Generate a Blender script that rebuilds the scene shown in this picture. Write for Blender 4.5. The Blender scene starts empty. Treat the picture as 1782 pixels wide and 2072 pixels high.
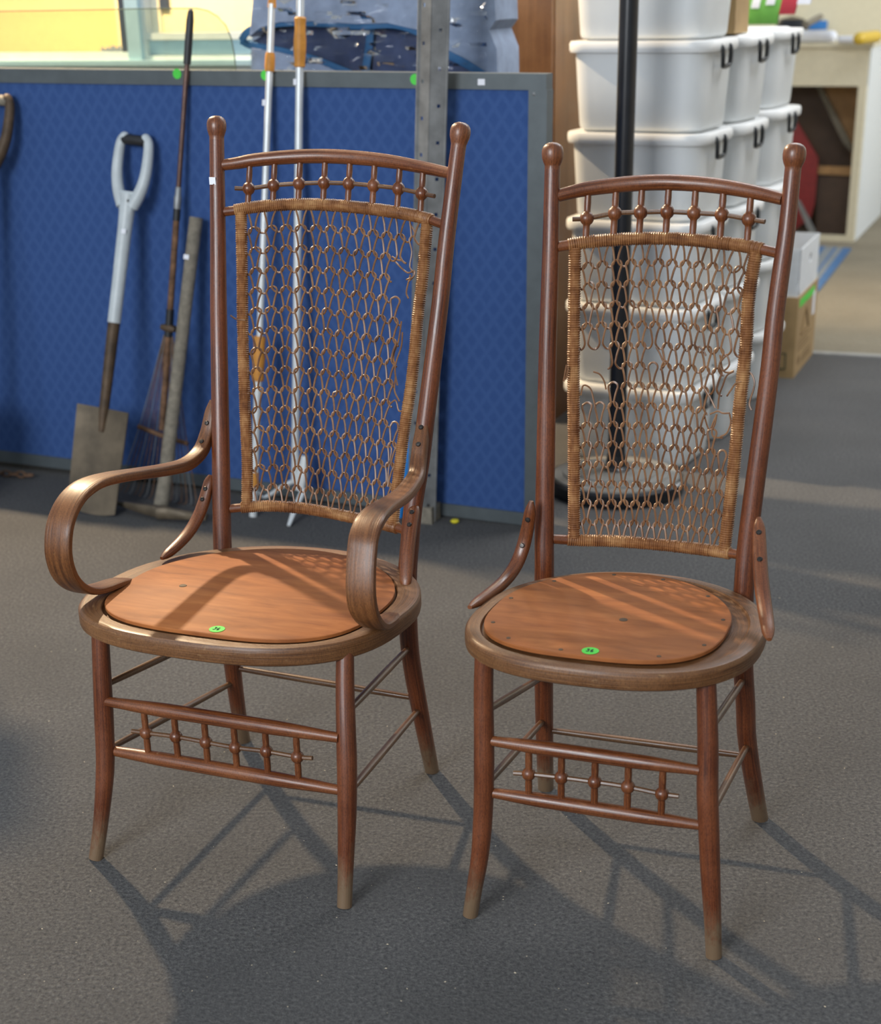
import bpy, math, random
import numpy as np
from mathutils import Vector

random.seed(4)
RNG = np.random.default_rng(7)
scn = bpy.context.scene
C = scn.collection

# ------------------------------------------------------------------ camera
FPX, PITCH, ROLL, CAMH, PCX, PCY = 3118.51, .4125, -.0222, 1.3118, 891., 1336.
IW, IH = 1782., 2072.
_c, _s = math.cos(PITCH), math.sin(PITCH)
_cr, _sr = math.cos(ROLL), math.sin(ROLL)
cam = bpy.data.cameras.new('camera')
cam_o = bpy.data.objects.new('camera', cam)
C.objects.link(cam_o)
scn.camera = cam_o
cam.sensor_fit = 'VERTICAL'
cam.sensor_height = 36.0
cam.lens = 36.0 * FPX / IH
big = max(IW, IH)
cam.shift_x = -(PCX - IW / 2) / big
cam.shift_y = (PCY - IH / 2) / big
from mathutils import Matrix
_fwd = Vector((0, _c, -_s)); _up0 = Vector((0, _s, _c)); _rt0 = Vector((1, 0, 0))
# pixel right / up axes after roll
_rt = _rt0 * _cr + _up0 * _sr
_up = -_rt0 * _sr + _up0 * _cr
cam_o.matrix_world = Matrix(((_rt.x, _up.x, -_fwd.x, 0), (_rt.y, _up.y, -_fwd.y, 0),
                             (_rt.z, _up.z, -_fwd.z, CAMH), (0, 0, 0, 1)))
cam.dof.use_dof = True
cam.dof.focus_distance = 2.5
cam.dof.aperture_fstop = 4.4
cam.clip_end = 60

# ------------------------------------------------------------------ world and lights
world = bpy.data.worlds.new('world'); scn.world = world
world.use_nodes = True
bg = world.node_tree.nodes['Background']
bg.inputs[0].default_value = (.80, .90, 1.0, 1)
bg.inputs[1].default_value = .50

def point(name, loc, col, power, radius):
    l = bpy.data.lights.new(name, 'POINT'); l.color = col; l.energy = power; l.shadow_soft_size = radius
    o = bpy.data.objects.new(name, l); o.location = loc; C.objects.link(o); return o

def area(name, loc, target, col, power, sx, sy):
    l = bpy.data.lights.new(name, 'AREA'); l.shape = 'RECTANGLE'; l.size = sx; l.size_y = sy
    l.color = col; l.energy = power
    o = bpy.data.objects.new(name, l); o.location = loc
    d = Vector(target) - Vector(loc)
    o.rotation_euler = d.to_track_quat('-Z', 'Y').to_euler(); C.objects.link(o); return o

# the warm hall lamp behind the chairs on the left (throws the chair shadows forward)
point('hall_lamp', (-1.8, 5.4, 3.1), (1.0, .76, .48), 900, .06)
# cool daylight from the open shop door behind and left of the camera
area('door_daylight', (-2.6, -1.8, 2.5), (0, 2.6, .5), (.92, .96, 1.0), 225, 2.0, 1.8)
# ceiling tubes over the right half of the hall
area('ceiling_tubes', (1.6, 4.6, 3.0), (1.6, 4.7, 0), (.97, .98, 1.0), 75, 2.4, .5)
# added cool fill light on the far right, brightens the desk corner
area('corner_window', (4.6, 7.4, 2.2), (2.2, 9.0, .6), (.92, .96, 1.0), 70, 1.4, 1.4)

scn.view_settings.view_transform = 'Standard'
scn.view_settings.look = 'None'
scn.view_settings.gamma = 1.0
scn.view_settings.use_curve_mapping = False
scn.view_settings.exposure = .10

# ------------------------------------------------------------------ photo geometry helpers
def ray(u, v):
    a = (u - PCX) / FPX; b = -(v - PCY) / FPX
    x = a * _cr - b * _sr; w = a * _sr + b * _cr
    return np.array([x, _c + w * _s, w * _c - _s])
ORG = np.array([0, 0, CAMH])
def onz(u, v, z=0.):
    d = ray(u, v); return ORG + (z - CAMH) / d[2] * d
def onplane(u, v, p0, n):
    d = ray(u, v); p0 = np.array(p0, float); n = np.array(n, float)
    return ORG + ((p0 - ORG) @ n) / (d @ n) * d

class Frame:
    """a thing's own upright frame: origin on the floor, turned by yaw"""
    def __init__(s, x, y, yaw):
        s.o = np.array([x, y, 0.]); s.yaw = yaw; ca, sa = math.cos(yaw), math.sin(yaw)
        s.R = np.array([[ca, -sa, 0], [sa, ca, 0], [0, 0, 1]])
    def loc(s, X): return s.R.T @ (np.array(X, float) - s.o)
    def wor(s, X): return s.R @ np.array(X, float) + s.o
    def z(s, u, v, z): return s.loc(onz(u, v, z))
    def y(s, u, v, prof):
        o = s.loc(ORG); d = s.R.T @ ray(u, v); t = 2.5
        for i in range(60):
            p = o + t * d
            yy = prof(p[0], p[2]) if callable(prof) else prof
            t = (yy - o[1]) / d[1]
        return o + t * d
    def x(s, u, v, x):
        o = s.loc(ORG); d = s.R.T @ ray(u, v); return o + (x - o[0]) / d[0] * d

# ------------------------------------------------------------------ mesh helpers
class MB:
    def __init__(s): s.v = []; s.f = []; s.uv = []
    def add(s, v, f, uv=None):
        b = len(s.v); s.v += [tuple(map(float, p)) for p in v]
        for i, q in enumerate(f):
            s.f.append([b + j for j in q])
            s.uv.append(uv[i] if uv else [(0., 0.)] * len(q))
        return s

def obj(name, mb, m, parent=None, loc=None, rot=None, smooth=True, ang=38):
    me = bpy.data.meshes.new(name)
    me.from_pydata(mb.v, [], mb.f)
    uvl = me.uv_layers.new(name='UVMap')
    flat = [c for q in mb.uv for p in q for c in p]
    uvl.data.foreach_set('uv', flat)
    if smooth:
        me.polygons.foreach_set('use_smooth', [True] * len(me.polygons))
        me.set_sharp_from_angle(angle=math.radians(ang))
    me.materials.append(m)
    me.update()
    o = bpy.data.objects.new(name, me); C.objects.link(o)
    if parent is not None: o.parent = parent
    if loc is not None: o.location = loc
    if rot is not None: o.rotation_euler = rot
    return o

def thing(name, label, cat, loc=(0, 0, 0), yaw=0., group=None):
    o = bpy.data.objects.new(name, None); o.empty_display_size = .05; C.objects.link(o)
    o.location = [float(a) for a in loc]; o.rotation_euler = (0, 0, yaw)
    o['label'] = label; o['category'] = cat
    if group: o['group'] = group
    return o
def tag(o, label, cat, group=None):
    o['label'] = label; o['category'] = cat
    if group: o['group'] = group
    return o
def struct(o): o['kind'] = 'structure'; return o

def catmull(p, sub=4):
    p = np.array(p, float)
    if len(p) < 3: 
        t = np.linspace(0, 1, sub + 1)[:, None]; return p[0] * (1 - t) + p[1] * t
    q = np.vstack([2 * p[0] - p[1], p, 2 * p[-1] - p[-2]]); out = []
    for i in range(1, len(q) - 2):
        a, b, c, d = q[i - 1], q[i], q[i + 1], q[i + 2]
        for j in range(sub):
            t = j / sub
            out.append(.5 * (2 * b + (c - a) * t + (2 * a - 5 * b + 4 * c - d) * t * t + (3 * b - a - 3 * c + d) * t ** 3))
    out.append(p[-1]); return np.array(out)

def frames(P):
    P = np.array(P, float); T = np.gradient(P, axis=0); T /= np.linalg.norm(T, axis=1)[:, None] + 1e-12
    a = np.array([0, 0, 1.]) if abs(T[0][2]) < .9 else np.array([1., 0, 0])
    N = [np.cross(T[0], a)]; N[0] /= np.linalg.norm(N[0])
    for i in range(1, len(P)):
        n = N[-1] - T[i] * (N[-1] @ T[i]); N.append(n / (np.linalg.norm(n) + 1e-12))
    N = np.array(N); return T, N, np.cross(T, N)

def rings(mb, R, cap=True, closed=False, uvscale=1., v0=0.):
    """join rings of equal size (list of Nx3) into a skin, with metre uvs: u round, v along"""
    n = len(R[0]); base = []; V = []; F = []; U = []
    for r in R: base.append(len(V)); V += list(r)
    L = [v0]
    for i in range(1, len(R)): L.append(L[-1] + float(np.linalg.norm(np.mean(R[i], 0) - np.mean(R[i - 1], 0))))
    per = float(np.sum(np.linalg.norm(np.roll(R[len(R) // 2], -1, 0) - R[len(R) // 2], axis=1)))
    m = len(R) if closed else len(R) - 1
    for i in range(m):
        k = (i + 1) % len(R); l1 = L[k] if k else L[-1] + .02
        for j in range(n):
            j2 = (j + 1) % n
            F.append([base[i] + j, base[i] + j2, base[k] + j2, base[k] + j])
            U.append([(j / n * per, L[i]), ((j + 1) / n * per, L[i]), ((j + 1) / n * per, l1), (j / n * per, l1)])
    if cap and not closed:
        F.append([base[0] + j for j in range(n)][::-1]); U.append([(0, 0)] * n)
        F.append([base[-1] + j for j in range(n)]); U.append([(0, L[-1])] * n)
    mb.add(V, F, U); return mb

def tube(P, rad, n=10, cap=True, mb=None, round_ends=0):
    mb = mb or MB(); P = np.array(P, float); rad = np.broadcast_to(np.array(rad, float), (len(P),)).copy()
    if round_ends:
        T = [P[1] - P[0], P[-1] - P[-2]]; T = [t / np.linalg.norm(t) for t in T]
        a, b = [], []
        for ang in (70, 45, 20):
            an = math.radians(ang)
            if round_ends in (1, 3): a.append((P[0] - T[0] * rad[0] * math.sin(an), rad[0] * math.cos(an)))
            if round_ends in (2, 3): b.insert(0, (P[-1] + T[1] * rad[-1] * math.sin(an), rad[-1] * math.cos(an)))
        if a: P = np.vstack([[x[0] for x in a], P]); rad = np.concatenate([[x[1] for x in a], rad])
        if b: P = np.vstack([P, [x[0] for x in b]]); rad = np.concatenate([rad, [x[1] for x in b]])
    T, N, B = frames(P)
    an = np.linspace(0, 2 * np.pi, n, endpoint=False)
    R = [P[i] + rad[i] * (np.cos(an)[:, None] * N[i] + np.sin(an)[:, None] * B[i]) for i in range(len(P))]
    return rings(mb, R, cap)

def ribbon(P, wdir, W, TH, n=16, e=3.2, mb=None):
    """bent strip: width W along wdir, thickness TH, soft corners"""
    mb = mb or MB(); P = np.array(P, float); T, _, _ = frames(P); R = []
    an = np.linspace(0, 2 * np.pi, n, endpoint=False)
    ca, sa = np.cos(an), np.sin(an)
    sx = np.sign(ca) * np.abs(ca) ** (2 / e); sy = np.sign(sa) * np.abs(sa) ** (2 / e)
    for i in range(len(P)):
        w = np.array(wdir[i] if np.ndim(wdir) == 2 else wdir, float); w = w - T[i] * (w @ T[i]); w /= np.linalg.norm(w)
        h = np.cross(T[i], w)
        R.append(P[i] + W[i] / 2 * sx[:, None] * w + TH[i] / 2 * sy[:, None] * h)
    return rings(mb, R)

def lathe(prof, base=(0, 0, 0), axis=(0, 0, 1), n=16, mb=None):
    """prof: (radius, height along axis)"""
    ax = np.array(axis, float); ax /= np.linalg.norm(ax); b = np.array(base, float)
    a = np.array([1., 0, 0]) if abs(ax[0]) < .9 else np.array([0, 1., 0])
    N = np.cross(ax, a); N /= np.linalg.norm(N); B = np.cross(ax, N)
    an = np.linspace(0, 2 * np.pi, n, endpoint=False)
    R = [b + h * ax + max(r, 1e-5) * (np.cos(an)[:, None] * N + np.sin(an)[:, None] * B) for r, h in prof]
    return rings(mb or MB(), R)

def box(x0, x1, y0, y1, z0, z1, mb=None, M=None):
    v = np.array([(x0, y0, z0), (x1, y0, z0), (x1, y1, z0), (x0, y1, z0), (x0, y0, z1), (x1, y0, z1), (x1, y1, z1), (x0, y1, z1)], float)
    if M is not None: v = np.array([M(p) for p in v])
    f = [(0, 3, 2, 1), (4, 5, 6, 7), (0, 1, 5, 4), (1, 2, 6, 5), (2, 3, 7, 6), (3, 0, 4, 7)]
    dx, dy, dz = x1 - x0, y1 - y0, z1 - z0
    uv = [[(0, 0), (0, dy), (dx, dy), (dx, 0)], [(0, 0), (dx, 0), (dx, dy), (0, dy)], [(0, 0), (dx, 0), (dx, dz), (0, dz)],
          [(0, 0), (dy, 0), (dy, dz), (0, dz)], [(0, 0), (dx, 0), (dx, dz), (0, dz)], [(0, 0), (dy, 0), (dy, dz), (0, dz)]]
    return (mb or MB()).add(v, f, uv)

def rrect(hx, hy, r, k=4):
    """rounded rectangle outline"""
    out = []
    for cx, cy, a0 in ((hx - r, hy - r, 0), (-hx + r, hy - r, 90), (-hx + r, -hy + r, 180), (hx - r, -hy + r, 270)):
        for i in range(k + 1):
            a = math.radians(a0 + 90 * i / k); out.append((cx + r * math.cos(a), cy + r * math.sin(a)))
    return np.array(out)

def rbox(hx, hy, z0, z1, r, b=.004, off=(0, 0), mb=None):
    """box with rounded upright corners and a small edge round"""
    R = []
    for z, i in ((z0, b), (z0 + b, 0), (z1 - b, 0), (z1, b)):
        q = rrect(hx - i, hy - i, max(r - i, .001)); R.append(np.c_[q + np.array(off), np.full(len(q), z)])
    return rings(mb or MB(), R)

# ------------------------------------------------------------------ materials
def new(name):
    m = bpy.data.materials.new(name); m.use_nodes = True; t = m.node_tree
    b = t.nodes['Principled BSDF']; return m, t, b
def N(t, kind, **kw):
    n = t.nodes.new(kind)
    for k, v in kw.items(): setattr(n, k, v)
    return n
def ramp(t, fac, stops):
    r = t.nodes.new('ShaderNodeValToRGB'); e = r.color_ramp.elements
    while len(e) < len(stops): e.new(.5)
    for el, (p, c) in zip(e, stops): el.position = p; el.color = (*c, 1)
    t.links.new(fac, r.inputs[0]); return r.outputs[0]
def noise(t, vec, scale, detail=3, rough=.55, dist=0.):
    n = t.nodes.new('ShaderNodeTexNoise'); n.inputs['Scale'].default_value = scale
    n.inputs['Detail'].default_value = detail; n.inputs['Roughness'].default_value = rough; n.inputs['Distortion'].default_value = dist
    if vec is not None: t.links.new(vec, n.inputs['Vector'])
    return n.outputs['Fac']
def mapping(t, vec, scale=(1, 1, 1), rot=(0, 0, 0)):
    m = t.nodes.new('ShaderNodeMapping'); m.inputs['Scale'].default_value = scale; m.inputs['Rotation'].default_value = rot
    t.links.new(vec, m.inputs['Vector']); return m.outputs[0]
def mix(t, fac, a, b, mode='MIX'):
    n = t.nodes.new('ShaderNodeMix'); n.data_type = 'RGBA'; n.blend_type = mode
    for val, i in ((fac, 0), (a, 6), (b, 7)):
        if hasattr(val, 'default_value'): t.links.new(val, n.inputs[i])
        else: n.inputs[i].default_value = val if i == 0 else (*val, 1)
    return n.outputs[2]
def math_(t, op, a, b=0.):
    n = t.nodes.new('ShaderNodeMath'); n.operation = op
    for val, i in ((a, 0), (b, 1)):
        if hasattr(val, 'default_value'): t.links.new(val, n.inputs[i])
        else: n.inputs[i].default_value = val
    return n.outputs[0]
def bump(t, b, h, strength, dist=.002):
    n = t.nodes.new('ShaderNodeBump'); n.inputs['Strength'].default_value = strength; n.inputs['Distance'].default_value = dist
    t.links.new(h, n.inputs['Height']); t.links.new(n.outputs[0], b.inputs['Normal'])
def coord(t, which):
    for n in t.nodes:
        if n.type == 'TEX_COORD': return n.outputs[which]
    return t.nodes.new('ShaderNodeTexCoord').outputs[which]

def plain(name, col, rough=.5, metal=0., var=.12, scale=30, bmp=0., coat=0.):
    m, t, b = new(name); b.inputs['Roughness'].default_value = rough; b.inputs['Metallic'].default_value = metal
    f = noise(t, coord(t, 'Object'), scale, 4)
    c = ramp(t, f, [(.3, tuple(x * (1 - var) for x in col)), (.7, tuple(min(1, x * (1 + var)) for x in col))])
    t.links.new(c, b.inputs['Base Color'])
    if bmp: bump(t, b, f, bmp)
    if coat: b.inputs['Coat Weight'].default_value = coat; b.inputs['Coat Roughness'].default_value = .2
    return m

def wood(name, dark, mid, light, su=330, sv=9, rough=.36, coat=.25, wear=None, grain=.35, foot=False):
    m, t, b = new(name)
    uv = coord(t, 'UV'); ob = coord(t, 'Object')
    g = noise(t, mapping(t, uv, (su, sv, 1)), 1., 4, .6, .2)
    g2 = noise(t, mapping(t, uv, (su * .22, sv * .35, 1)), 1., 2, .5)
    bl = noise(t, ob, 9., 4, .6)
    c = ramp(t, g, [(.30, dark), (.52, mid), (.78, light)])
    c = mix(t, math_(t, 'MULTIPLY', g2, .35), c, dark)
    c = mix(t, ramp(t, bl, [(.42, (0, 0, 0)), (.72, (.55, .55, .55))]), c, light)
    fl_ = noise(t, mapping(t, ob, (1, 1, .35)), 620., 3, .7)
    c = mix(t, ramp(t, fl_, [(.38, (.42, .42, .42)), (.52, (0, 0, 0))]), c, tuple(x * .45 for x in dark))
    if wear:
        w = noise(t, mapping(t, uv, (60, 22, 1)), 1., 5, .7)
        c = mix(t, ramp(t, w, [(.60, (0, 0, 0)), (.70, (.6, .6, .6))]), c, wear)
    if foot:
        sep = t.nodes.new('ShaderNodeSeparateXYZ'); t.links.new(ob, sep.inputs[0])
        h = math_(t, 'ADD', math_(t, 'ADD', sep.outputs[2], .05), math_(t, 'MULTIPLY', noise(t, mapping(t, ob, (60, 60, 26)), 1., 5, .7), -.16))
        k = ramp(t, h, [(.0, (.8, .8, .8)), (.025, (.35, .35, .35)), (.07, (0, 0, 0))])
        c = mix(t, k, c, (.17, .12, .07))
    t.links.new(c, b.inputs['Base Color'])
    b.inputs['Roughness'].default_value = rough
    b.inputs['Coat Weight'].default_value = coat; b.inputs['Coat Roughness'].default_value = .22
    rr = ramp(t, bl, [(.3, (rough - .08,) * 3), (.7, (rough + .14,) * 3)]); t.links.new(rr, b.inputs['Roughness'])
    bump(t, b, g, grain, .0008)
    return m

M = {}
M['wood'] = wood('chair_wood', (.052, .013, .004), (.165, .046, .0125), (.285, .096, .029), foot=False, wear=(.29, .125, .048), grain=.6)
M['leg'] = wood('chair_leg_wood', (.048, .011, .004), (.138, .034, .010), (.23, .066, .020), foot=True, grain=.6)
M['bent'] = wood('bentwood', (.050, .015, .004), (.160, .056, .015), (.28, .110, .033), su=420, sv=7, rough=.42, coat=.12, wear=(.27, .14, .055), grain=.9)
M['seat'] = wood('seat_rim_wood', (.062, .022, .007), (.165, .068, .022), (.27, .125, .045), su=420, sv=7, rough=.45, coat=.1, wear=(.32, .19, .085), grain=.9)
M['rod'] = wood('worn_rod_wood', (.050, .019, .008), (.125, .055, .022), (.215, .115, .052))
M['tips'] = plain('old_timber', (.19, .168, .13), .75, var=.25, scale=60, bmp=.2)

def cane(name, dark, mid, light):
    m, t, b = new(name); ob = coord(t, 'Object')
    f = noise(t, ob, 26., 5, .65); f2 = noise(t, mapping(t, coord(t, 'UV'), (300, 40, 1)), 1., 3)
    c = ramp(t, math_(t, 'ADD', math_(t, 'MULTIPLY', f, .7), math_(t, 'MULTIPLY', f2, .3)), [(.36, dark), (.5, mid), (.66, light)])
    t.links.new(c, b.inputs['Base Color']); b.inputs['Roughness'].default_value = .42
    b.inputs['Coat Weight'].default_value = .15; b.inputs['Coat Roughness'].default_value = .3
    bump(t, b, f2, .2, .0006); return m
M['cane'] = cane('woven_cane', (.10, .042, .018), (.19, .088, .038), (.29, .155, .073))
M['wrap'] = cane('cane_wrapping', (.125, .044, .015), (.26, .112, .040), (.45, .25, .105))

def ply(name):
    m, t, b = new(name); ob = coord(t, 'Object')
    g = noise(t, mapping(t, ob, (9, 46, 9)), 1., 5, .6, .5); bl = noise(t, ob, 7., 4)
    fine = noise(t, mapping(t, ob, (60, 600, 60)), 1., 3)
    c = ramp(t, g, [(.32, (.225, .066, .015)), (.55, (.335, .108, .026)), (.75, (.43, .155, .043))])
    c = mix(t, ramp(t, bl, [(.45, (0, 0, 0)), (.75, (.45, .45, .45))]), c, (.27, .11, .045))
    c = mix(t, math_(t, 'MULTIPLY', fine, .25), c, (.22, .08, .03))
    sc = noise(t, mapping(t, ob, (30, 30, 30), (0, 0, .6)), 1., 6, .8)
    c = mix(t, ramp(t, sc, [(.70, (0, 0, 0)), (.76, (.5, .5, .5))]), c, (.55, .36, .22))
    t.links.new(c, b.inputs['Base Color']); b.inputs['Roughness'].default_value = .62; b.inputs['Specular IOR Level'].default_value = .3
    bump(t, b, fine, .15, .0004); return m
M['ply'] = ply('stained_plywood')

def carpet(name, a, b_, c_, sc=260):
    m, t, b = new(name); ob = coord(t, 'Object')
    f = noise(t, ob, sc, 5, .75); s = noise(t, mapping(t, ob, (1, 1.0, 1)), 2.2, 5, .6); st = noise(t, ob, 14, 4, .6)
    c = ramp(t, f, [(.3, a), (.55, b_), (.78, c_)])
    c = mix(t, ramp(t, s, [(.42, (.0, .0, .0)), (.62, (.35, .35, .35))]), c, tuple(x * .62 for x in b_))
    c = mix(t, ramp(t, st, [(.66, (0, 0, 0)), (.78, (.4, .4, .4))]), c, tuple(x * .55 for x in b_))
    t.links.new(c, b.inputs['Base Color']); b.inputs['Roughness'].default_value = .95
    b.inputs['Specular IOR Level'].default_value = .15
    bump(t, b, f, 1.0, .006); return m
M['carpet'] = carpet('grey_carpet', (.050, .050, .053), (.135, .132, .130), (.26, .25, .24), 150)
M['beige'] = carpet('beige_floor', (.22, .19, .14), (.29, .255, .19), (.35, .31, .24), 120)

def fabric(name):
    m, t, b = new(name); ob = coord(t, 'Object')
    w = []
    for r in (.62, -.62):
        n = t.nodes.new('ShaderNodeTexWave'); n.inputs['Scale'].default_value = 9.6; n.inputs['Distortion'].default_value = .6
        n.inputs['Detail Scale'].default_value = 3.
        t.links.new(mapping(t, ob, (1, 1, 1), (0, r, 0)), n.inputs['Vector']); w.append(n.outputs['Fac'])
    d = math_(t, 'MAXIMUM', w[0], w[1])
    f = noise(t, mapping(t, ob, (420, 420, 160)), 1., 3, .7)
    c = ramp(t, d, [(.55, (.040, .090, .255)), (.98, (.052, .110, .29))])
    c = mix(t, math_(t, 'MULTIPLY', f, .55), c, (.020, .052, .17))
    t.links.new(c, b.inputs['Base Color']); b.inputs['Roughness'].default_value = .9
    b.inputs['Specular IOR Level'].default_value = .2
    bump(t, b, f, .3, .001); return m
M['fabric'] = fabric('blue_board_fabric')
M['alu'] = plain('board_frame_grey', (.10, .118, .126), .5, .3, .1, 20)
M['steel'] = plain('galvanised_steel', (.25, .26, .265), .5, .55, .25, 22, .1)
M['rust'] = plain('rusty_steel', (.16, .085, .045), .75, .2, .5, 40, .3)
M['rust_post'] = plain('worn_grey_steel', (.20, .205, .205), .6, .45, .35, 16, .2)
M['blade'] = plain('spade_steel', (.125, .098, .066), .55, .35, .35, 14, .15)
M['greyplastic'] = plain('pale_grey_plastic', (.50, .55, .57), .4, 0, .08, 25)
M['blackrubber'] = plain('black_rubber', (.014, .015, .017), .45, 0, .2, 60)
M['socket'] = plain('brown_socket_steel', (.085, .055, .032), .6, .3, .4, 30, .1)
M['pole_brown'] = plain('brown_metal_tube', (.11, .062, .05), .35, .5, .3, 40)
M['whitepaint'] = plain('white_pole_metal', (.66, .69, .70), .35, .3, .08, 20)
M['orange'] = plain('orange_grip', (.52, .22, .03), .55, 0, .15, 50)
M['darkscrew'] = plain('dark_screw', (.05, .045, .042), .4, .8, .3, 90)
M['tag'] = plain('white_tag', (.78, .80, .86), .6, 0, .03)
M['green'] = plain('green_sticker', (.07, .62, .06), .55, 0, .06)
M['ink'] = plain('black_ink', (.02, .05, .03), .7, 0, .05)
M['tub'] = None
def plastic(name, col, rough=.35, trans=.25):
    m, t, b = new(name)
    f = noise(t, coord(t, 'Object'), 5, 3)
    c = ramp(t, f, [(.3, tuple(x * .92 for x in col)), (.7, col)])
    t.links.new(c, b.inputs['Base Color']); b.inputs['Roughness'].default_value = rough
    tr = t.nodes.new('ShaderNodeBsdfTranslucent'); t.links.new(c, tr.inputs['Color'])
    mx = t.nodes.new('ShaderNodeMixShader'); mx.inputs[0].default_value = trans
    t.links.new(b.outputs[0], mx.inputs[1]); t.links.new(tr.outputs[0], mx.inputs[2])
    t.links.new(mx.outputs[0], t.nodes['Material Output'].inputs[0]); return m
M['tub'] = plastic('milky_plastic', (.84, .87, .88))
M['lid'] = plastic('milky_lid_plastic', (.86, .87, .86), .4, .12)
M['latch'] = plain('black_latch', (.012, .014, .015), .4, 0, .1)
M['lampblack'] = plain('black_lamp_paint', (.012, .013, .016), .28, 0, .15, 30)
M['lampbase'] = plain('dusty_lamp_base', (.17, .165, .15), .6, 0, .25, 14)
M['cardboard'] = plain('cardboard', (.36, .24, .11), .85, 0, .12, 12)
M['whitecard'] = plain('white_card', (.66, .69, .72), .7, 0, .05)
M['cream'] = plain('cream_paint', (.68, .62, .46), .5, 0, .04)
M['offwhite'] = plain('offwhite_paint', (.66, .70, .72), .5, 0, .04)
M['wallcream'] = plain('cream_wall', (.84, .76, .54), .8, 0, .03)
M['wallgrey'] = plain('pale_wall', (.55, .52, .46), .85, 0, .05)
M['yellow'] = plain('yellow_office_wall', (.86, .60, .25), .8, 0, .04)
M['officecream'] = plain('cream_office_wall', (.90, .76, .44), .8, 0, .04)
M['winblue'] = plain('pale_blue_frame', (.30, .45, .54), .45, 0, .05)
M['winwhite'] = plain('white_frame', (.56, .62, .62), .45, 0, .04)
M['dark'] = plain('dark_gap', (.02, .03, .05), .6, 0, .1)
M['brownwood'] = wood('wardrobe_wood', (.13, .055, .020), (.22, .10, .036), (.30, .15, .06), su=60, sv=2, rough=.4, coat=.3)
M['quilt'] = plain('quilt_blue_grey', (.26, .315, .42), .9, 0, .15, 26, .5)
M['quiltdark'] = plain('quilt_dark_blue', (.050, .068, .135), .9, 0, .2, 26, .5)
M['binding'] = plain('teal_binding', (.022, .115, .26), .7, 0, .12, 40)
M['darkboard'] = plain('dark_brown_panel', (.075, .045, .03), .6, 0, .3, 6)
M['orangewood'] = plain('orange_brown_panel', (.36, .20, .08), .6, 0, .25, 8)
M['red'] = plain('red_panel', (.22, .018, .02), .5, 0, .15)
M['rugblue'] = plain('rug_blue', (.05, .13, .28), .95, 0, .25, 60)
M['ruggrey'] = plain('rug_grey', (.20, .22, .23), .95, 0, .25, 60)
M['bluepl'] = plain('bright_blue_plastic', (.02, .20, .58), .35, 0, .08)
M['yellowpl'] = plain('yellow_plastic', (.72, .62, .02), .4, 0, .08)
M['toolyellow'] = plain('amber_plastic', (.62, .42, .04), .4, 0, .08)
M['bagred'] = plain('bag_red', (.45, .03, .05), .5, 0, .08)
M['baggreen'] = plain('bag_green', (.16, .46, .08), .5, 0, .1)
M['crumb'] = plain('crumb', (.50, .42, .30), .8, 0, .3, 200)
def glass(name, tint, ior=1.45):
    m, t, b = new(name); t.nodes.remove(b)
    tr = t.nodes.new('ShaderNodeBsdfTransparent'); tr.inputs[0].default_value = (*tint, 1)
    gl = t.nodes.new('ShaderNodeBsdfGlossy'); gl.inputs['Roughness'].default_value = .06
    lw = t.nodes.new('ShaderNodeFresnel'); lw.inputs[0].default_value = ior
    mx = t.nodes.new('ShaderNodeMixShader'); t.links.new(lw.outputs[0], mx.inputs[0])
    t.links.new(tr.outputs[0], mx.inputs[1]); t.links.new(gl.outputs[0], mx.inputs[2])
    t.links.new(mx.outputs[0], t.nodes['Material Output'].inputs[0]); return m
M['glass'] = glass('tinted_glass', (.93, .94, .85))
M['pane'] = glass('window_glass', (.97, .98, .97))
M['film'] = glass('clear_film', (.95, .96, .98), 1.24)
M['glassedge'] = plain('glass_edge', (.16, .19, .13), .2)
M['mirror'] = plain('frame_cream', (.60, .55, .42), .5, 0, .05)


# ------------------------------------------------------------------ large structure: floors and walls
BO = onz(1075, 1066); BYAW = -.4075                       # right foot of the blue board, and how it is turned
BE = np.array([math.cos(BYAW), math.sin(BYAW), 0]); BN = np.array([-math.sin(BYAW), math.cos(BYAW), 0])
def onboard(u, v, off=0.):                                # a point on the board's face, moved back by off
    return onplane(u, v, BO + BN * off, BN)

def quad(name, pts, m):
    return struct(obj(name, MB().add(pts, [(0, 1, 2, 3)]), m, smooth=False))
e1, e2 = onz(1645, 715), onz(1782, 722)
ed = (e2 - e1) / np.linalg.norm(e2 - e1); en = np.array([-ed[1], ed[0], 0])
L0, L1 = e1 - ed * 6, e1 + ed * 5
fl = quad('floor', [(-6, -4, 0), (7, -4, 0), (7, 12, 0), (-6, 12, 0)], M['carpet'])
fl['label'] = 'dark grey short pile carpet'
fb = struct(obj('floor_beige', box(0, 11, .012, 6, .0, .003), M['beige'], loc=L0, rot=(0, 0, math.atan2(ed[1], ed[0])), smooth=False))
struct(obj('trim_1', box(0, 11, -.02, .02, .0, .006), plain('carpet_bar', (.34, .34, .33), .5, .5), loc=L0, rot=(0, 0, math.atan2(ed[1], ed[0])), smooth=False))

# ------------------------------------------------------------------ the two chairs
AN = np.linspace(0, 2 * np.pi, 72, endpoint=False)
def oval(cx, cy, a, b, nf, nb, shear=0., taper=.04, grow=0.):
    out = []
    for t in AN:
        c, s = math.cos(t), math.sin(t); n = nf if s < 0 else nb
        x = (a + grow) * math.copysign(abs(c) ** (2 / n), c); y = (b + grow) * math.copysign(abs(s) ** (2 / n), s)
        out.append((cx + x * (1 - taper * y / b) + shear * y, cy + y))
    return np.array(out)
def zi(tab):
    z, v = zip(*tab); return lambda zz: float(np.interp(zz, z, v))

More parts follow.
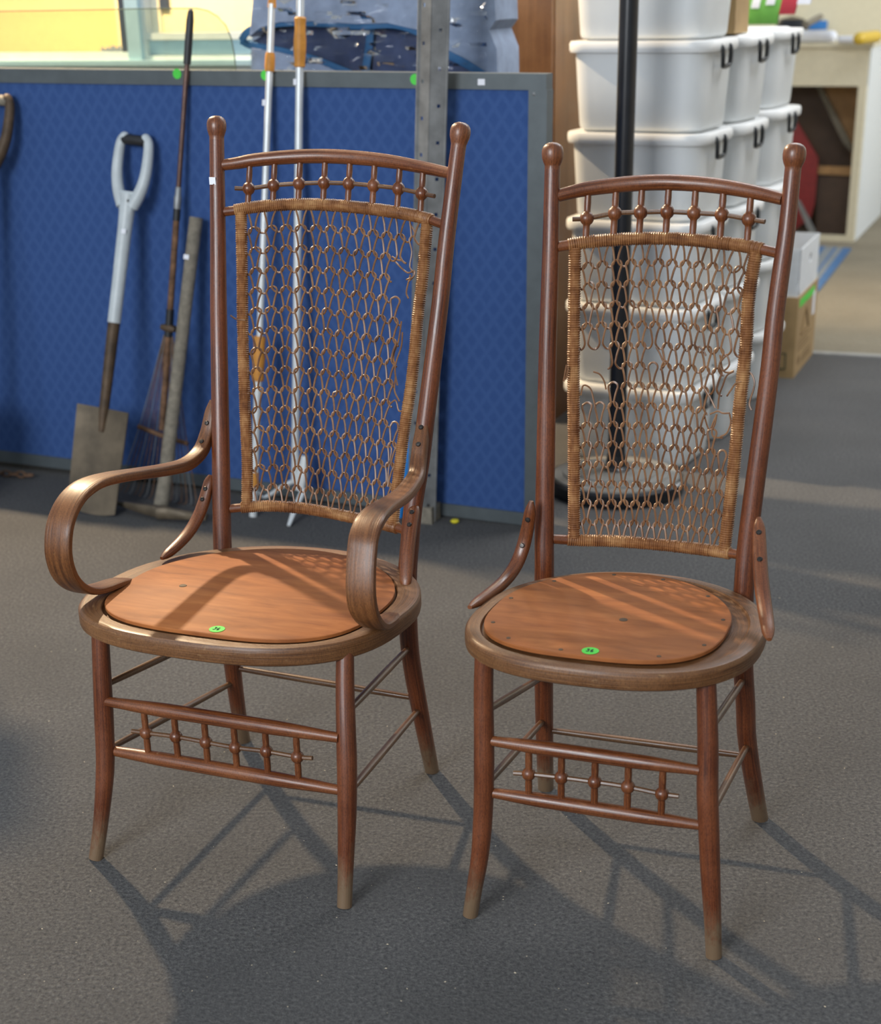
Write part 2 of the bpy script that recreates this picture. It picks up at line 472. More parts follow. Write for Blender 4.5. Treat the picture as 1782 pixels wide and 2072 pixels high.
def screw(mb_parent, p, nrm, r=.0042):
    nrm = np.array(nrm, float); nrm /= np.linalg.norm(nrm)
    o = obj('screw', lathe([(.0001, .0), (r, 0), (r, .0014), (r * .75, .0026), (.0001, .0029)], p, nrm, 10), M['darkscrew'], mb_parent)
    a = np.cross(nrm, [.3, .2, .9]); a /= np.linalg.norm(a); b = np.cross(nrm, a)
    q = np.array(p, float) + nrm * .0029
    mb = MB().add([q + a * r * .8 + b * .0005, q + a * r * .8 - b * .0005, q - a * r * .8 - b * .0005, q - a * r * .8 + b * .0005], [(0, 1, 2, 3)])
    return o

def wrapped(P, r, pitch=.0035, n=12):
    """a stick bound round with cane: one ridge for each turn"""
    P = catmull(P, 24); L = np.r_[0, np.cumsum(np.linalg.norm(np.diff(P, axis=0), axis=1))]
    turns = int(L[-1] / pitch); S = []; R = []
    for i in range(turns):
        h = 1 + RNG.normal(0, .02)
        for f, k in ((0., .89), (.2, .985), (.5, 1.04), (.8, .985)):
            S.append((i + f) / turns * L[-1]); R.append(r * k * h)
    S.append(L[-1]); R.append(r * .9)
    Q = np.array([[np.interp(s, L, P[:, j]) for j in range(3)] for s in S])
    return tube(Q, R, n)

def chair(D):
    fr = Frame(*D['frame'])
    root = thing('reception_chair' if not D['arms'] else 'armchair', D['label'], 'chair', (fr.o[0], fr.o[1], 0), fr.yaw)
    ypost = zi(D['ypost']); yfront = zi(D['yfront'])
    P_ = lambda x, z: ypost(z)
    F_ = lambda x, z: yfront(z)
    # rear legs that run up into the back posts, each with a turned knob
    posts = []
    for side in (0, 1):
        pts = [fr.y(u, v, P_) for u, v in D['post'][side]]
        pts[-1][2] = 0.
        pts = catmull(pts, 3); posts.append(pts)
        rad = [D['pr'](p[2]) for p in pts]
        po = obj('back_post', tube(pts, rad, 18), M['leg'], root)
        k = pts[0]; ax = pts[0] - pts[3]; ax /= np.linalg.norm(ax)
        r0 = rad[0]; kr = .0166
        obj('knob', lathe([(r0 * 1.0, -.024), (r0 * 1.0, -.0185), (r0 * 1.06, -.0165), (kr * .86, -.0125), (kr * .97, -.007), (kr, -.001), (kr * .985, .004),
                           (kr * .90, .0088), (kr * .70, .0126), (kr * .40, .0150), (.0003, .0158)], k, ax, 22), M['wood'], po)
    def postx(side, z):
        p = posts[side][::-1]; return float(np.interp(z, p[:, 2], p[:, 0]))
    cores = list(posts)
    # front legs
    for side in (0, 1):
        tuck = D['tuck'][side]
        pts = [fr.y(u, v, lambda x, z: yfront(z) + tuck * min(1., max(0., (z - .24) / (D['zb'] - .24)))) for u, v in D['leg'][side]]
        pts[0][2] = 0.; pts.append(pts[-1] + (pts[-1] - pts[-2]) * (D['zb'] + .012 - pts[-1][2]) / (pts[-1][2] - pts[-2][2]))
        pts = catmull(pts, 3)
        rad = [D['lr'](p[2]) for p in pts]; cores.append(pts)
        obj('leg', tube(pts, rad, 18), M['leg'], root)
    # seat ring and plywood panel
    zt, zb = D['zt'], D['zb']
    O = lambda g: oval(*D['seat'], grow=g)
    I = oval(*D['hole'])
    I2 = I + (I.mean(0) - I) * .13
    sec = [(I2, zt - .005), (I, zt - .005), (I + (I - I.mean(0)) * .012, zt - .0045), (I + (I - I.mean(0)) * .025, zt), (O(-.008), zt), (O(-.003), zt - .0012), (O(-.0005), zt - .0045),
           (O(0), zt - .010), (O(0), zb + .008), (O(-.001), zb + .003), (O(-.004), zb + .0005), (O(-.008), zb), (I2, zb)]
    mb = MB(); n = len(AN); V = []; F = []; U = []
    for q, z in sec: V += [(x, y, z) for x, y in q]
    w = np.r_[0, np.cumsum([np.linalg.norm(np.r_[sec[i + 1][0][0] - sec[i][0][0], sec[i + 1][1] - sec[i][1]]) for i in range(len(sec) - 1)])]
    al = np.r_[0, np.cumsum(np.linalg.norm(np.roll(O(0), -1, 0) - O(0), axis=1))]
    m = len(sec)
    for i in range(m):
        k = (i + 1) % m
        for j in range(n):
            j2 = (j + 1) % n
            F.append((i * n + j, k * n + j, k * n + j2, i * n + j2))
            wk = w[k] if k else w[-1] + .03
            U.append([(w[i], al[j]), (wk, al[j]), (wk, al[j + 1]), (w[i], al[j + 1])])
    obj('seat_frame', mb.add(V, F, U), M['seat'], root)
    pl = oval(*D['ply'])
    R = [np.c_[pl + (pl.mean(0) - pl) * i, np.full(n, z)] for i, z in ((.012, zt - .002), (0, zt - .0008), (0, zt + .004), (.008, zt + .0052))]
    pan = obj('seat_panel', rings(MB(), R), M['ply'], root)
    for a in D['nails']:
        t = math.radians(a); q = pl[int(round(a / 5)) % n]; q = q + (pl.mean(0) - q) * .07
        obj('nail', lathe([(.0001, 0), (.0034, 0), (.003, .0008), (.0001, .001)], (q[0], q[1], zt + .0052), (0, 0, 1), 8), M['socket'], pan)
    kn = fr.z(*D['knot'], zt + .0054)
    obj('plug', lathe([(.0001, 0), (.0065, 0), (.006, .0005), (.0001, .0006)], kn, (0, 0, 1), 12), M['socket'], pan)
    st = fr.z(*D['sticker'], zt + .0056)
    so = obj('price_sticker', lathe([(.0001, 0), (D['str'], 0), (D['str'], .0004), (.0001, .0005)], st, (0, 0, 1), 28), M['green'], root)
    so['label'] = 'round green price sticker reading 36'
    k = D['str'] * .36; mb = MB()
    for pts in ([(-1.15, .75), (-.75, 1.0), (-.45, .75), (-.7, .2), (-.85, .1), (-.55, -.1), (-.45, -.6), (-.8, -.95), (-1.2, -.8)],
                [(.75, 1.0), (.4, .55), (.2, -.1), (.3, -.75), (.6, -.95), (.9, -.65), (.85, -.2), (.55, -.05), (.25, -.35)]):
        c = catmull([(x * k, y * k, 0) for x, y in pts], 3) + st + np.array([0, 0, .0006])
        tube(c, .00075, 5, mb=mb)
    obj('lettering', mb, M['ink'], so)
    # front stretchers with a row of beaded spindles
    yr = D['yr']
    ends = []
    for a, b in D['rail']:
        A, B = fr.y(*a, yr), fr.y(*b, yr); ends.append((A, B))
        t = np.linspace(-.012, 1.012, 17); Q = A + (B - A) * t[:, None]
        rr = [D['rr'] * (.62 + .38 * min(1., math.sin(math.pi * min(max(x, .02), .98)) * 1.35) ** .8) for x in t]
        obj('front_rail', tube(Q, rr, 14), M['wood'], root)
    bead = []
    for u, v in D['bead']:
        c = fr.y(u, v, yr); bead.append(c)
        f = (c[0] - ends[0][0][0]) / (ends[0][1][0] - ends[0][0][0])
        top = ends[0][0] + (ends[0][1] - ends[0][0]) * f; bot = ends[1][0] + (ends[1][1] - ends[1][0]) * f
        h1, h0 = top[2] - c[2], bot[2] - c[2]
        obj('spindle', lathe(spin(h0, h1, .0052, .0104), c, (0, 0, 1), 14), M['wood'], root)
    a, b = fr.y(*D['rod'][0], yr), fr.y(*D['rod'][1], yr)
    obj('bead_rod', tube(catmull([a] + bead + [b], 2), .0037, 8), M['rod'], root)
    # side and rear stretchers, seated in the middle of the legs they join
    def core(p):
        p = np.array(p, float); best = None
        for c in cores:
            c = c[np.argsort(c[:, 2])]; q = np.array([np.interp(p[2], c[:, 2], c[:, j]) for j in range(3)]); d = np.linalg.norm(q - p)
            if best is None or d < best[0]: best = (d, q)
        return best[1]
    for A, B in D['str_xyz'](fr, F_, P_):
        A, B = core(A), core(B); t = np.linspace(0, 1, 9)
        obj('stretcher', tube(A + (B - A) * t[:, None], [.0048, .0056, .006, .0062, .0062, .0062, .006, .0056, .0048], 10), M['rod'], root)
    # the back: bowed rails, beaded spindles, bound sticks, woven cane
    def back(x, z):
        h = .5 * (postx(1, z) - postx(0, z)); c = .5 * (postx(1, z) + postx(0, z))
        return ypost(z) + D['bow'] * max(0., 1 - ((x - c) / h) ** 2)
    cr = catmull([fr.y(u, v, back) for u, v in D['crest']], 4)
    t = np.linspace(0, 1, len(cr))
    obj('crest_rail', tube(cr, .0088 + .0030 * np.sin(np.pi * t), 14), M['wood'], root)
    wr = catmull([fr.y(u, v, back) for u, v in D['wraprail']], 4)
    lo = catmull([fr.y(u, v, back) for u, v in D['lowrail']], 4)
    def at_x(P, x): return np.array([np.interp(x, P[:, 0], P[:, j]) for j in range(3)])
    stl = [[fr.y(u, v, back) for u, v in D['stile'][s]] for s in (0, 1)]
    for P, nm in ((wr, 'bound_rail'), (lo, 'bound_rail')):
        xl, xr = (stl[0][0][0], stl[1][0][0]) if P is wr else (stl[0][-1][0], stl[1][-1][0])
        o = obj('back_rail', tube(P, .0078, 12), M['wood'], root)
        Q = [at_x(P, x) for x in np.linspace(xl - .010, xr + .010, 14)]
        obj('cane_binding', wrapped(Q, D['wrr']), M['wrap'], o)
    for s in (0, 1):
        st_ = list(stl[s]); st_[0] = at_x(wr, st_[0][0]) - np.array([0, 0, .006]); st_[-1] = at_x(lo, st_[-1][0]) + np.array([0, 0, .004])
        stl[s] = catmull(st_, 3)
        obj('cane_bound_upright', wrapped(st_, D['sr']), M['wrap'], root)
    beads = []
    for u, v in D['bbead']:
        c = fr.y(u, v, back); beads.append(c); T = at_x(cr, c[0] + .0); B = at_x(wr, c[0] - .001 * 0)
        ax = T - B; L = np.linalg.norm(ax); ax /= L; f = (c - B) @ ax; c2 = B + ax * f
        obj('spindle', lathe(spin(-f, L - f, .0050, .0108), c2, ax, 14), M['wood'], root)
    a, b = fr.y(*D['brod'][0], back), fr.y(*D['brod'][1], back)
    obj('bead_rod', tube(catmull([a] + beads + [b], 3), .0036, 8), M['rod'], root)
    # woven cane: every row is one looped strand hooked into the row above
    half = [(-.5, 1.32, 1.5), (-.41, 1.31, 1.4), (-.32, 1.27, 1.0), (-.215, 1.18, .2), (-.14, 1.07, -.8), (-.115, .97, -1.1), (-.145, .82, -1.1), (-.22, .56, -1.0),
            (-.30, .37, -.9), (-.35, .25, -.5), (-.335, .14, .2), (-.24, .06, .9), (-.12, .012, 1.3), (0, 0, 1.5)]
    stitch = half + [(-x, y, d) for x, y, d in half[:-1][::-1]]
    nr, nc, cr_ = D['rows'], D['cols'], .0017
    def stile_x(s, z):
        p = stl[s][::-1]; return float(np.interp(z, p[:, 2], p[:, 0]))
    zt0, zb0 = wr[len(wr) // 2][2], lo[len(lo) // 2][2]
    def web(sx, ty, dep):
        zc = zt0 + (zb0 - zt0) * ty
        xl, xr = stile_x(0, zc) + D['sr'], stile_x(1, zc) - D['sr']
        x = xl + (xr - xl) * sx
        T, B = at_x(wr, x), at_x(lo, x)
        p = T + (B - T) * ty; 
        p[1] = back(x, p[2]) + dep * cr_
        return p
    jit = RNG.normal(0, 1, (nr + 1, nc + 1, 2))
    for r in range(nr):
        run = []; runs = []
        for c in range(nc):
            if (r, c) in D['gone']:
                if run: runs.append(run); run = []
            else: run.append(c)
        if run: runs.append(run)
        for run in runs:
            pts = []
            if run[0] == 0: pts.append(web(-.01, (r + 1.18) / (nr + .12), 1.0))
            for c in run:
                j = jit[r, c] * (.035 if 0 < c < nc - 1 else .06)
                for i, (x, y, d) in enumerate(stitch):
                    if i == 0 and pts and c != run[0]: continue
                    sx = (c + .5 + x) / nc + j[0] / nc * (1 - (2 * x) ** 2)
                    ty = (r + min(y, 1.16 if r == nr - 1 else 9) + j[1] * .5 * (1 if .1 < y < .9 else 0)) / (nr + .12)
                    pts.append(web(sx, max(ty, .0), d))
            if run[-1] == nc - 1: pts.append(web(1.01, (r + 1.18) / (nr + .12), 1.0))
            obj('cane_strand', tube(catmull(pts, 2), cr_, 6), M['cane'], root)
    for pts, off in D['loose']:
        Q = catmull([fr.y(u, v, lambda x, z: back(x, z) + off) for u, v in pts], 4)
        obj('loose_cane', tube(Q, .0014, 6), M['cane'], root)
    # side braces with screws
    for pts, x0, x1, w0 in D['brace']:
        n_ = len(pts); Q = []
        for i, (u, v) in enumerate(pts):
            f = i / (n_ - 1); Q.append(fr.x(u, v, x0 + (x1 - x0) * f ** 1.3))
        Q = np.array(Q)
        for _ in range(3): Q[1:-1] = .25 * Q[:-2] + .5 * Q[1:-1] + .25 * Q[2:]
        Q = catmull(Q, 4); t = np.linspace(0, 1, len(Q))
        W = w0 * (1 - .25 * np.abs(2 * t - 1) ** 3); W[0] *= .4; W[-1] *= .45; W[1] *= .8; W[-2] *= .85
        o = obj('brace', ribbon(Q, np.array([1., 0, 0]), W, W * .78, 16, 2.4), M['wood'], root)
        for f in D['bscrew']:
            i = int(f * (len(Q) - 1)); T = Q[i + 1] - Q[i]; T /= np.linalg.norm(T); w = np.array([1., 0, 0]); w -= T * (w @ T)
            h = np.cross(T, w / np.linalg.norm(w)); h = h if h[1] < 0 else -h
            screw(o, Q[i] + h * W[i] * .36, h)
    if D['arms']:
        for pts, xs, name in D['arms']:
            n_ = len(pts); Q = []
            for i, (u, v) in enumerate(pts):
                Q.append(fr.x(u, v, float(np.interp(i / (n_ - 1), [0, .22, .45, .8, 1], xs))))
            Q = catmull(Q, 4); t = np.linspace(0, 1, len(Q))
            W = np.interp(t, [0, .03, .1, .22, .32, .45, .75, .88, .97, 1], [.010, .020, .024, .026, .032, .045, .046, .040, .034, .018])
            H = np.interp(t, [0, .03, .1, .22, .32, .5, .8, .97, 1], [.008, .016, .019, .020, .017, .0135, .0135, .011, .006])
            o = obj('arm', ribbon(Q, np.array([1., 0, 0]), W, H, 20, 5.0), M['bent'], root)
            for f in (.075, .135):
                i = int(f * (len(Q) - 1)); T = Q[i + 1] - Q[i]; T /= np.linalg.norm(T); w = np.array([1., 0, 0]); w -= T * (w @ T)
                h = np.cross(T, w / np.linalg.norm(w)); h = h if h[1] < 0 else -h
                screw(o, Q[i] + h * H[i] * .5, h)
    for u, v in D['tags']:
        p = fr.y(u, v, lambda x, z: ypost(z) - .0135)
        obj('price_tag', box(p[0] - .006, p[0] + .006, p[1] - .0008, p[1], p[2] - .006, p[2] + .006), M['tag'], root, smooth=False)
    return root, fr

def spin(h0, h1, r, rb):
    arc = [(rb * math.cos(t), rb * math.sin(t)) for t in np.radians(np.linspace(-58, 58, 11))]
    return [(r * .92, h0), (r * 1.05, h0 * .5), (r, -rb * 1.05)] + arc + [(r, rb * 1.05), (r * 1.05, h1 * .5), (r * .92, h1)]

def strL(fr, F_, P_):
    return [((-.197, -.186, .293), (-.183, .172, .262)),
            (fr.y(234, 1522, F_), fr.y(468, 1378, P_)),
            (fr.y(720, 1455, F_), fr.y(825, 1308, P_)), (fr.y(718, 1610, F_), fr.y(846, 1433, P_)),
            (fr.y(482, 1352, P_), fr.y(828, 1411, P_))]
def strR(fr, F_, P_):
    a = fr.y(1001, 1448, F_); b = fr.y(1097, 1455, P_)
    return [(a, (b[0] + .003, b[1] - .02, b[2] + .09)),
            (fr.y(996, 1595, F_), b),
            (fr.y(1455, 1495, F_), fr.y(1508, 1374, P_)), (fr.y(1455, 1658, F_), fr.y(1514, 1506, P_)),
            (fr.y(1115, 1478, P_), fr.y(1498, 1528, P_))]

LC = dict(
    frame=(-.2801, 2.3475, -.3701),
    label='reddish brown wooden armchair with bentwood arms, high caned back and orange plywood seat',
    ypost=[(0, .2323), (.1, .2), (.2, .178), (.3, .168), (.40, .171), (1.1, .3446)],
    yfront=[(0, -.2346), (.1, -.212), (.2, -.193), (.39, -.17)],
    pr=zi([(0, .0130), (.06, .0140), (.2, .0158), (.38, .0165), (.6, .0156), (.85, .0141), (1.08, .0124)]),
    lr=zi([(0, .0118), (.05, .0122), (.15, .0150), (.24, .0158), (.39, .0138)]),
    post=[[(438, 254), (439, 321), (441, 489), (442, 617), (445, 802), (447, 937), (449, 1071), (452, 1150), (458, 1240), (470, 1345), (481, 1431), (493, 1500)],
          [(931, 268), (924, 321), (903, 489), (890, 617), (867, 802), (850, 937), (836, 1024), (829, 1098), (824, 1172), (826, 1271), (833, 1345), (852, 1450), (874, 1558)]],
    leg=[[(194, 1736), (203, 1672), (210, 1600), (213, 1540), (211, 1470), (207, 1380), (203, 1290)],
         [(697, 1838), (699, 1760), (702, 1650), (702, 1560), (700, 1480), (698, 1400), (698, 1335)]],
    seat=(-.013, -.004, .265, .227, 2.65, 2.05, .09), hole=(-.009, -.008, .222, .198, 3.0, 2.0, .05), ply=(-.009, -.006, .2235, .197, 3.0, 1.95, .05),
    zt=.415, zb=.383, tuck=(.0, .028), nails=(), knot=(370, 1185), sticker=(439, 1273), str=.0122,
    yr=-.1886, rail=[((221, 1420), (680, 1492)), ((223, 1518), (683, 1598))], rr=.0120,
    bead=[(295.6, 1483), (356, 1490.5), (416.6, 1501.7), (476, 1512.5), (539, 1520), (601.5, 1531.5)], rod=((267, 1479), (632, 1534)),
    str_xyz=strL, bow=.042,
    crest=[(443, 335), (480, 330), (515, 324), (582, 318), (649, 316), (717, 319), (784, 326), (851, 338), (912, 351)],
    wraprail=[(443, 430), (480, 425), (515, 419), (582, 414), (649, 414), (717, 419), (784, 427), (851, 439), (902, 456)],
    lowrail=[(452, 1031), (500, 1026), (548, 1024), (616, 1029), (683, 1041), (750, 1055), (795, 1066), (834, 1078)],
    stile=[[(487, 424), (490, 560), (491, 667), (496, 836), (500, 930), (500, 1026)], [(864, 443), (855, 557), (846, 634), (833, 768), (818, 869), (803, 987), (795, 1066)]],
    wrr=.0102, sr=.0100,
    bbead=[(503, 381.6), (553.5, 375), (605, 371.5), (655.5, 370), (705.6, 371.5), (755.5, 375.6), (806, 381.6), (853, 391.7)], brod=((475, 381), (879, 397)),
    rows=15, cols=12,
    gone={(1, 11), (2, 11), (3, 11), (4, 11), (5, 11), (6, 11), (7, 11), (8, 11), (9, 11), (2, 10), (3, 10)},
    loose=[([(829, 452), (840, 474), (828, 484), (833, 510), (829, 540), (838, 556), (826, 570)], .0), ([(800, 530), (815, 545), (826, 552), (838, 548), (836, 560), (822, 566)], -.004),
           ([(793, 519), (804, 526), (815, 527)], .002), ([(812, 650), (806, 690), (796, 720), (800, 760), (798, 790), (808, 812)], .003), ([(814, 672), (812, 700), (802, 730), (799, 752), (804, 780)], -.003),
           ([(786, 820), (800, 810), (806, 830), (812, 832)], .0), ([(830, 556), (822, 590), (826, 604)], .002), ([(466, 638), (478, 646), (496, 648)], -.012), ([(782, 905), (792, 908), (786, 950), (784, 985)], .0)],
    brace=[([(426, 961), (420, 988), (415, 1018), (404, 1053), (383, 1085), (358, 1110), (327, 1130)], -.204, -.232, .022),
           ([(841, 1018), (832, 1049), (827, 1078), (823, 1123), (821, 1160), (820, 1192)], .186, .205, .023)],
    bscrew=(.17, .33),
    arms=[([(431, 810), (425, 848), (418, 883), (404, 915), (377, 939), (337, 950), (283, 958), (229, 966), (188, 977), (158, 996), (137, 1023), (123, 1058), (118, 1096),
            (120, 1131), (131, 1164), (150, 1185), (175, 1194), (202, 1190), (231, 1180), (259, 1173)], [-.209, -.220, -.240, -.248, -.242], 'left'),
          ([(858, 832), (855, 869), (850, 903), (846, 937), (840, 968), (813, 1003), (776, 1027), (752, 1049), (737, 1083), (732, 1123), (730, 1160), (730, 1197), (734, 1229),
            (744, 1252), (760, 1265), (778, 1258), (796, 1243)], [.189, .198, .236, .244, .240], 'right')],
    tags=[(430, 366)])
RC = dict(
    frame=(.2815, 2.1567, -.3363), arms=None,
    label='reddish brown armless high back chair with torn cane back, nearest on the right',
    ypost=[(0, .2153), (.1, .175), (.2, .148), (.3, .128), (.42, .117), (1.08, .2249)],
    yfront=[(0, -.213), (.1, -.206), (.2, -.199), (.43, -.2)],
    pr=zi([(0, .0140), (.06, .0146), (.2, .0156), (.42, .0160), (.6, .0150), (.85, .0136), (1.06, .0118)]),
    lr=zi([(0, .0118), (.05, .0124), (.15, .0146), (.26, .0155), (.43, .0140)]),
    post=[[(1118, 310), (1117, 361), (1114, 496), (1110, 630), (1107, 741), (1104, 909), (1101, 1078), (1101, 1144), (1100, 1250), (1100, 1383), (1101, 1465), (1102, 1525), (1104, 1597)],
          [(1607, 312), (1602, 361), (1592, 462), (1578, 563), (1567, 647), (1558, 741), (1541, 876), (1523, 1010), (1511, 1111), (1504, 1201), (1502, 1290), (1504, 1363), (1508, 1424), (1510, 1485), (1518, 1546), (1528, 1606), (1537, 1657)]],
    leg=[[(951, 1852), (961, 1789), (971, 1728), (977, 1647), (979, 1566), (979, 1485), (978, 1404), (979, 1347)],
         [(1444, 1933), (1441, 1850), (1437, 1769), (1434, 1688), (1431, 1606), (1432, 1525), (1431, 1465), (1429, 1400)]],
    seat=(0., -.045, .214, .200, 2.5, 2.1, .07), hole=(-.001, -.044, .186, .179, 2.7, 2.05, .05), ply=(-.012, -.040, .1745, .171, 2.9, 1.95, .04),
    zt=.45, zb=.421, tuck=(.012, .026), nails=(5, 40, 75, 105, 140, 175, 205, 235, 265, 300, 335), knot=(1261, 1254), sticker=(1194, 1317), str=.0122,
    yr=-.1967, rail=[((996, 1499), (1410, 1558)), ((990, 1603), (1413, 1669))], rr=.0112,
    bead=[(1069.5, 1566), (1135.5, 1573), (1203, 1582), (1270, 1592), (1339, 1606.5)], rod=((1039, 1564), (1373, 1611)),
    str_xyz=strR, bow=.038,
    crest=[(1118, 399), (1160, 388), (1195, 381), (1262, 373), (1329, 369), (1397, 371), (1464, 378), (1531, 390), (1584, 403)],
    wraprail=[(1115, 502), (1160, 494), (1195, 489), (1262, 484), (1329, 482), (1397, 485), (1464, 492), (1515, 499), (1578, 513)],
    lowrail=[(1104, 1090), (1161, 1093), (1210, 1094), (1262, 1096), (1363, 1105), (1447, 1115), (1508, 1124)],
    stile=[[(1163, 494), (1161, 640), (1160, 780), (1161, 940), (1161, 1093)], [(1530, 503), (1515, 597), (1508, 707), (1494, 842), (1481, 977), (1465, 1117)]],
    wrr=.0098, sr=.0100,
    bbead=[(1187, 442), (1243.5, 431.7), (1295.7, 429.4), (1349.6, 428.4), (1404, 431), (1460, 434.4), (1515, 443.5)], brod=((1158, 443.5), (1547, 448.6)),
    rows=15, cols=12,
    gone={(5, 0), (6, 0), (7, 0), (5, 1), (6, 1), (7, 1), (6, 2), (5, 5), (5, 11), (6, 11), (7, 11), (8, 11), (9, 11), (7, 10), (8, 10)},
    loose=[([(1200, 752), (1213, 757), (1222, 771), (1226, 788)], .0), ([(1175, 800), (1180, 780), (1194, 786), (1200, 806), (1204, 824)], -.002),
           ([(1327, 702), (1335, 716), (1340, 728), (1346, 737), (1338, 742), (1344, 730), (1352, 734)], -.003),
           ([(1414, 700), (1424, 712), (1428, 720)], .0), ([(1455, 735), (1470, 720), (1475, 738), (1464, 750), (1456, 742)], -.004), ([(1456, 718), (1462, 748), (1472, 754), (1484, 750)], .0),
           ([(1418, 776), (1434, 800), (1447, 826)], -.002), ([(1484, 752), (1470, 760), (1462, 780), (1455, 800), (1452, 828)], -.006), ([(1436, 838), (1452, 832), (1462, 836), (1476, 836)], -.005),
           ([(1424, 838), (1430, 860), (1436, 870), (1444, 852), (1450, 838)], .002), ([(1450, 838), (1446, 858), (1440, 872), (1444, 884), (1462, 886)], .0), ([(1476, 838), (1478, 856), (1470, 876), (1456, 884)], -.003),
           ([(1500, 772), (1488, 776), (1478, 790), (1470, 802)], -.010), ([(1512, 750), (1522, 760), (1526, 780), (1516, 815), (1520, 830)], .004), ([(1146, 738), (1142, 760), (1140, 772)], -.012), ([(1150, 742), (1146, 762), (1143, 768)], -.012)],
    brace=[([(1075, 1014), (1070, 1061), (1064, 1105), (1050, 1152), (1028, 1181), (995, 1201), (950, 1229)], -.176, -.224, .022),
           ([(1535, 1047), (1536, 1094), (1536, 1145), (1537, 1180), (1546, 1222), (1553, 1258), (1556, 1294)], .178, .226, .022)],
    bscrew=(.15, .34), tags=[])
chair(LC); chair(RC)

# ------------------------------------------------------------------ blue display board
bt = thing('display_board', 'long blue fabric display board in a grey metal frame behind the chairs', 'display board', BO, BYAW)
bt.rotation_euler = (0, math.radians(.5), BYAW)
BH, BL = 1.118, 2.35
obj('fabric_panel', box(-BL + .03, -.03 + .012, .004, .036, .03, BH - .03), M['fabric'], bt, loc=(.012, 0, 0), smooth=False)
def fbar(a, b, c, d): return box(a, b, -.002, .044, c, d)
for nm, x0, x1, z0, z1 in (('frame_rail', -BL, .024, BH - .036, BH), ('frame_rail', -BL, .024, 0.002, .036), ('frame_stile', -.020, .026, .036, BH - .036), ('frame_stile', -BL, -BL + .04, .036, BH - .036)):
    obj(nm, fbar(x0, x1, z0, z1), M['alu'], bt, smooth=False)
for u, v in ((352, 156.5), (530, 157.5), (832, 163)):
    p = onboard(u, v, -.003); q = (Matrix.Rotation(-BYAW, 3, 'Z') @ Vector(p - BO))
    o = obj('price_sticker', lathe([(.0001, 0), (.0125, 0), (.0125, .0006), (.0001, .0007)], (0, 0, 0), (0, -1, 0), 20), M['green'], bt, loc=(q.x, -.0025, q.z))
    o['label'] = 'round green price sticker'
p = onboard(967, 167); q = (Matrix.Rotation(-BYAW, 3, 'Z') @ Vector(p - BO))
obj('price_tag', box(-.009, .009, -.001, 0, -.007, .007), M['tag'], bt, loc=(q.x, -.0025, q.z), smooth=False)
p = onboard(1073, 190); q = (Matrix.Rotation(-BYAW, 3, 'Z') @ Vector(p - BO))
obj('pin', lathe([(.0001, -.002), (.005, -.002), (.006, .004), (.003, .008), (.0001, .009)], (0, 0, 0), (0, -1, 0), 12), M['steel'], bt, loc=(q.x, 0.004, q.z))

# ------------------------------------------------------------------ tools leaning on the board
def leanframe(A, B):
    """A on the floor, B up against the board: origin, along, right, out-of-face"""
    A, B = np.array(A, float), np.array(B, float); L = np.linalg.norm(B - A); a = (B - A) / L
    r = BE - a * (BE @ a); r /= np.linalg.norm(r); return A, a, r, np.cross(r, a), L     # face points to the camera side (-BN)
def pix_on(A, a, r, u, v):
    """where the ray through a pixel meets the tool's own plane: (across, along)"""
    n = np.cross(r, a); p = onplane(u, v, A, n) - A; return float(p @ r), float(p @ a)
def seg(A, a, r, f, pts, rad, n=12, re=0): 
    return tube([A + a * y + r * x + f * z for x, y, z in pts], rad, n, round_ends=re)

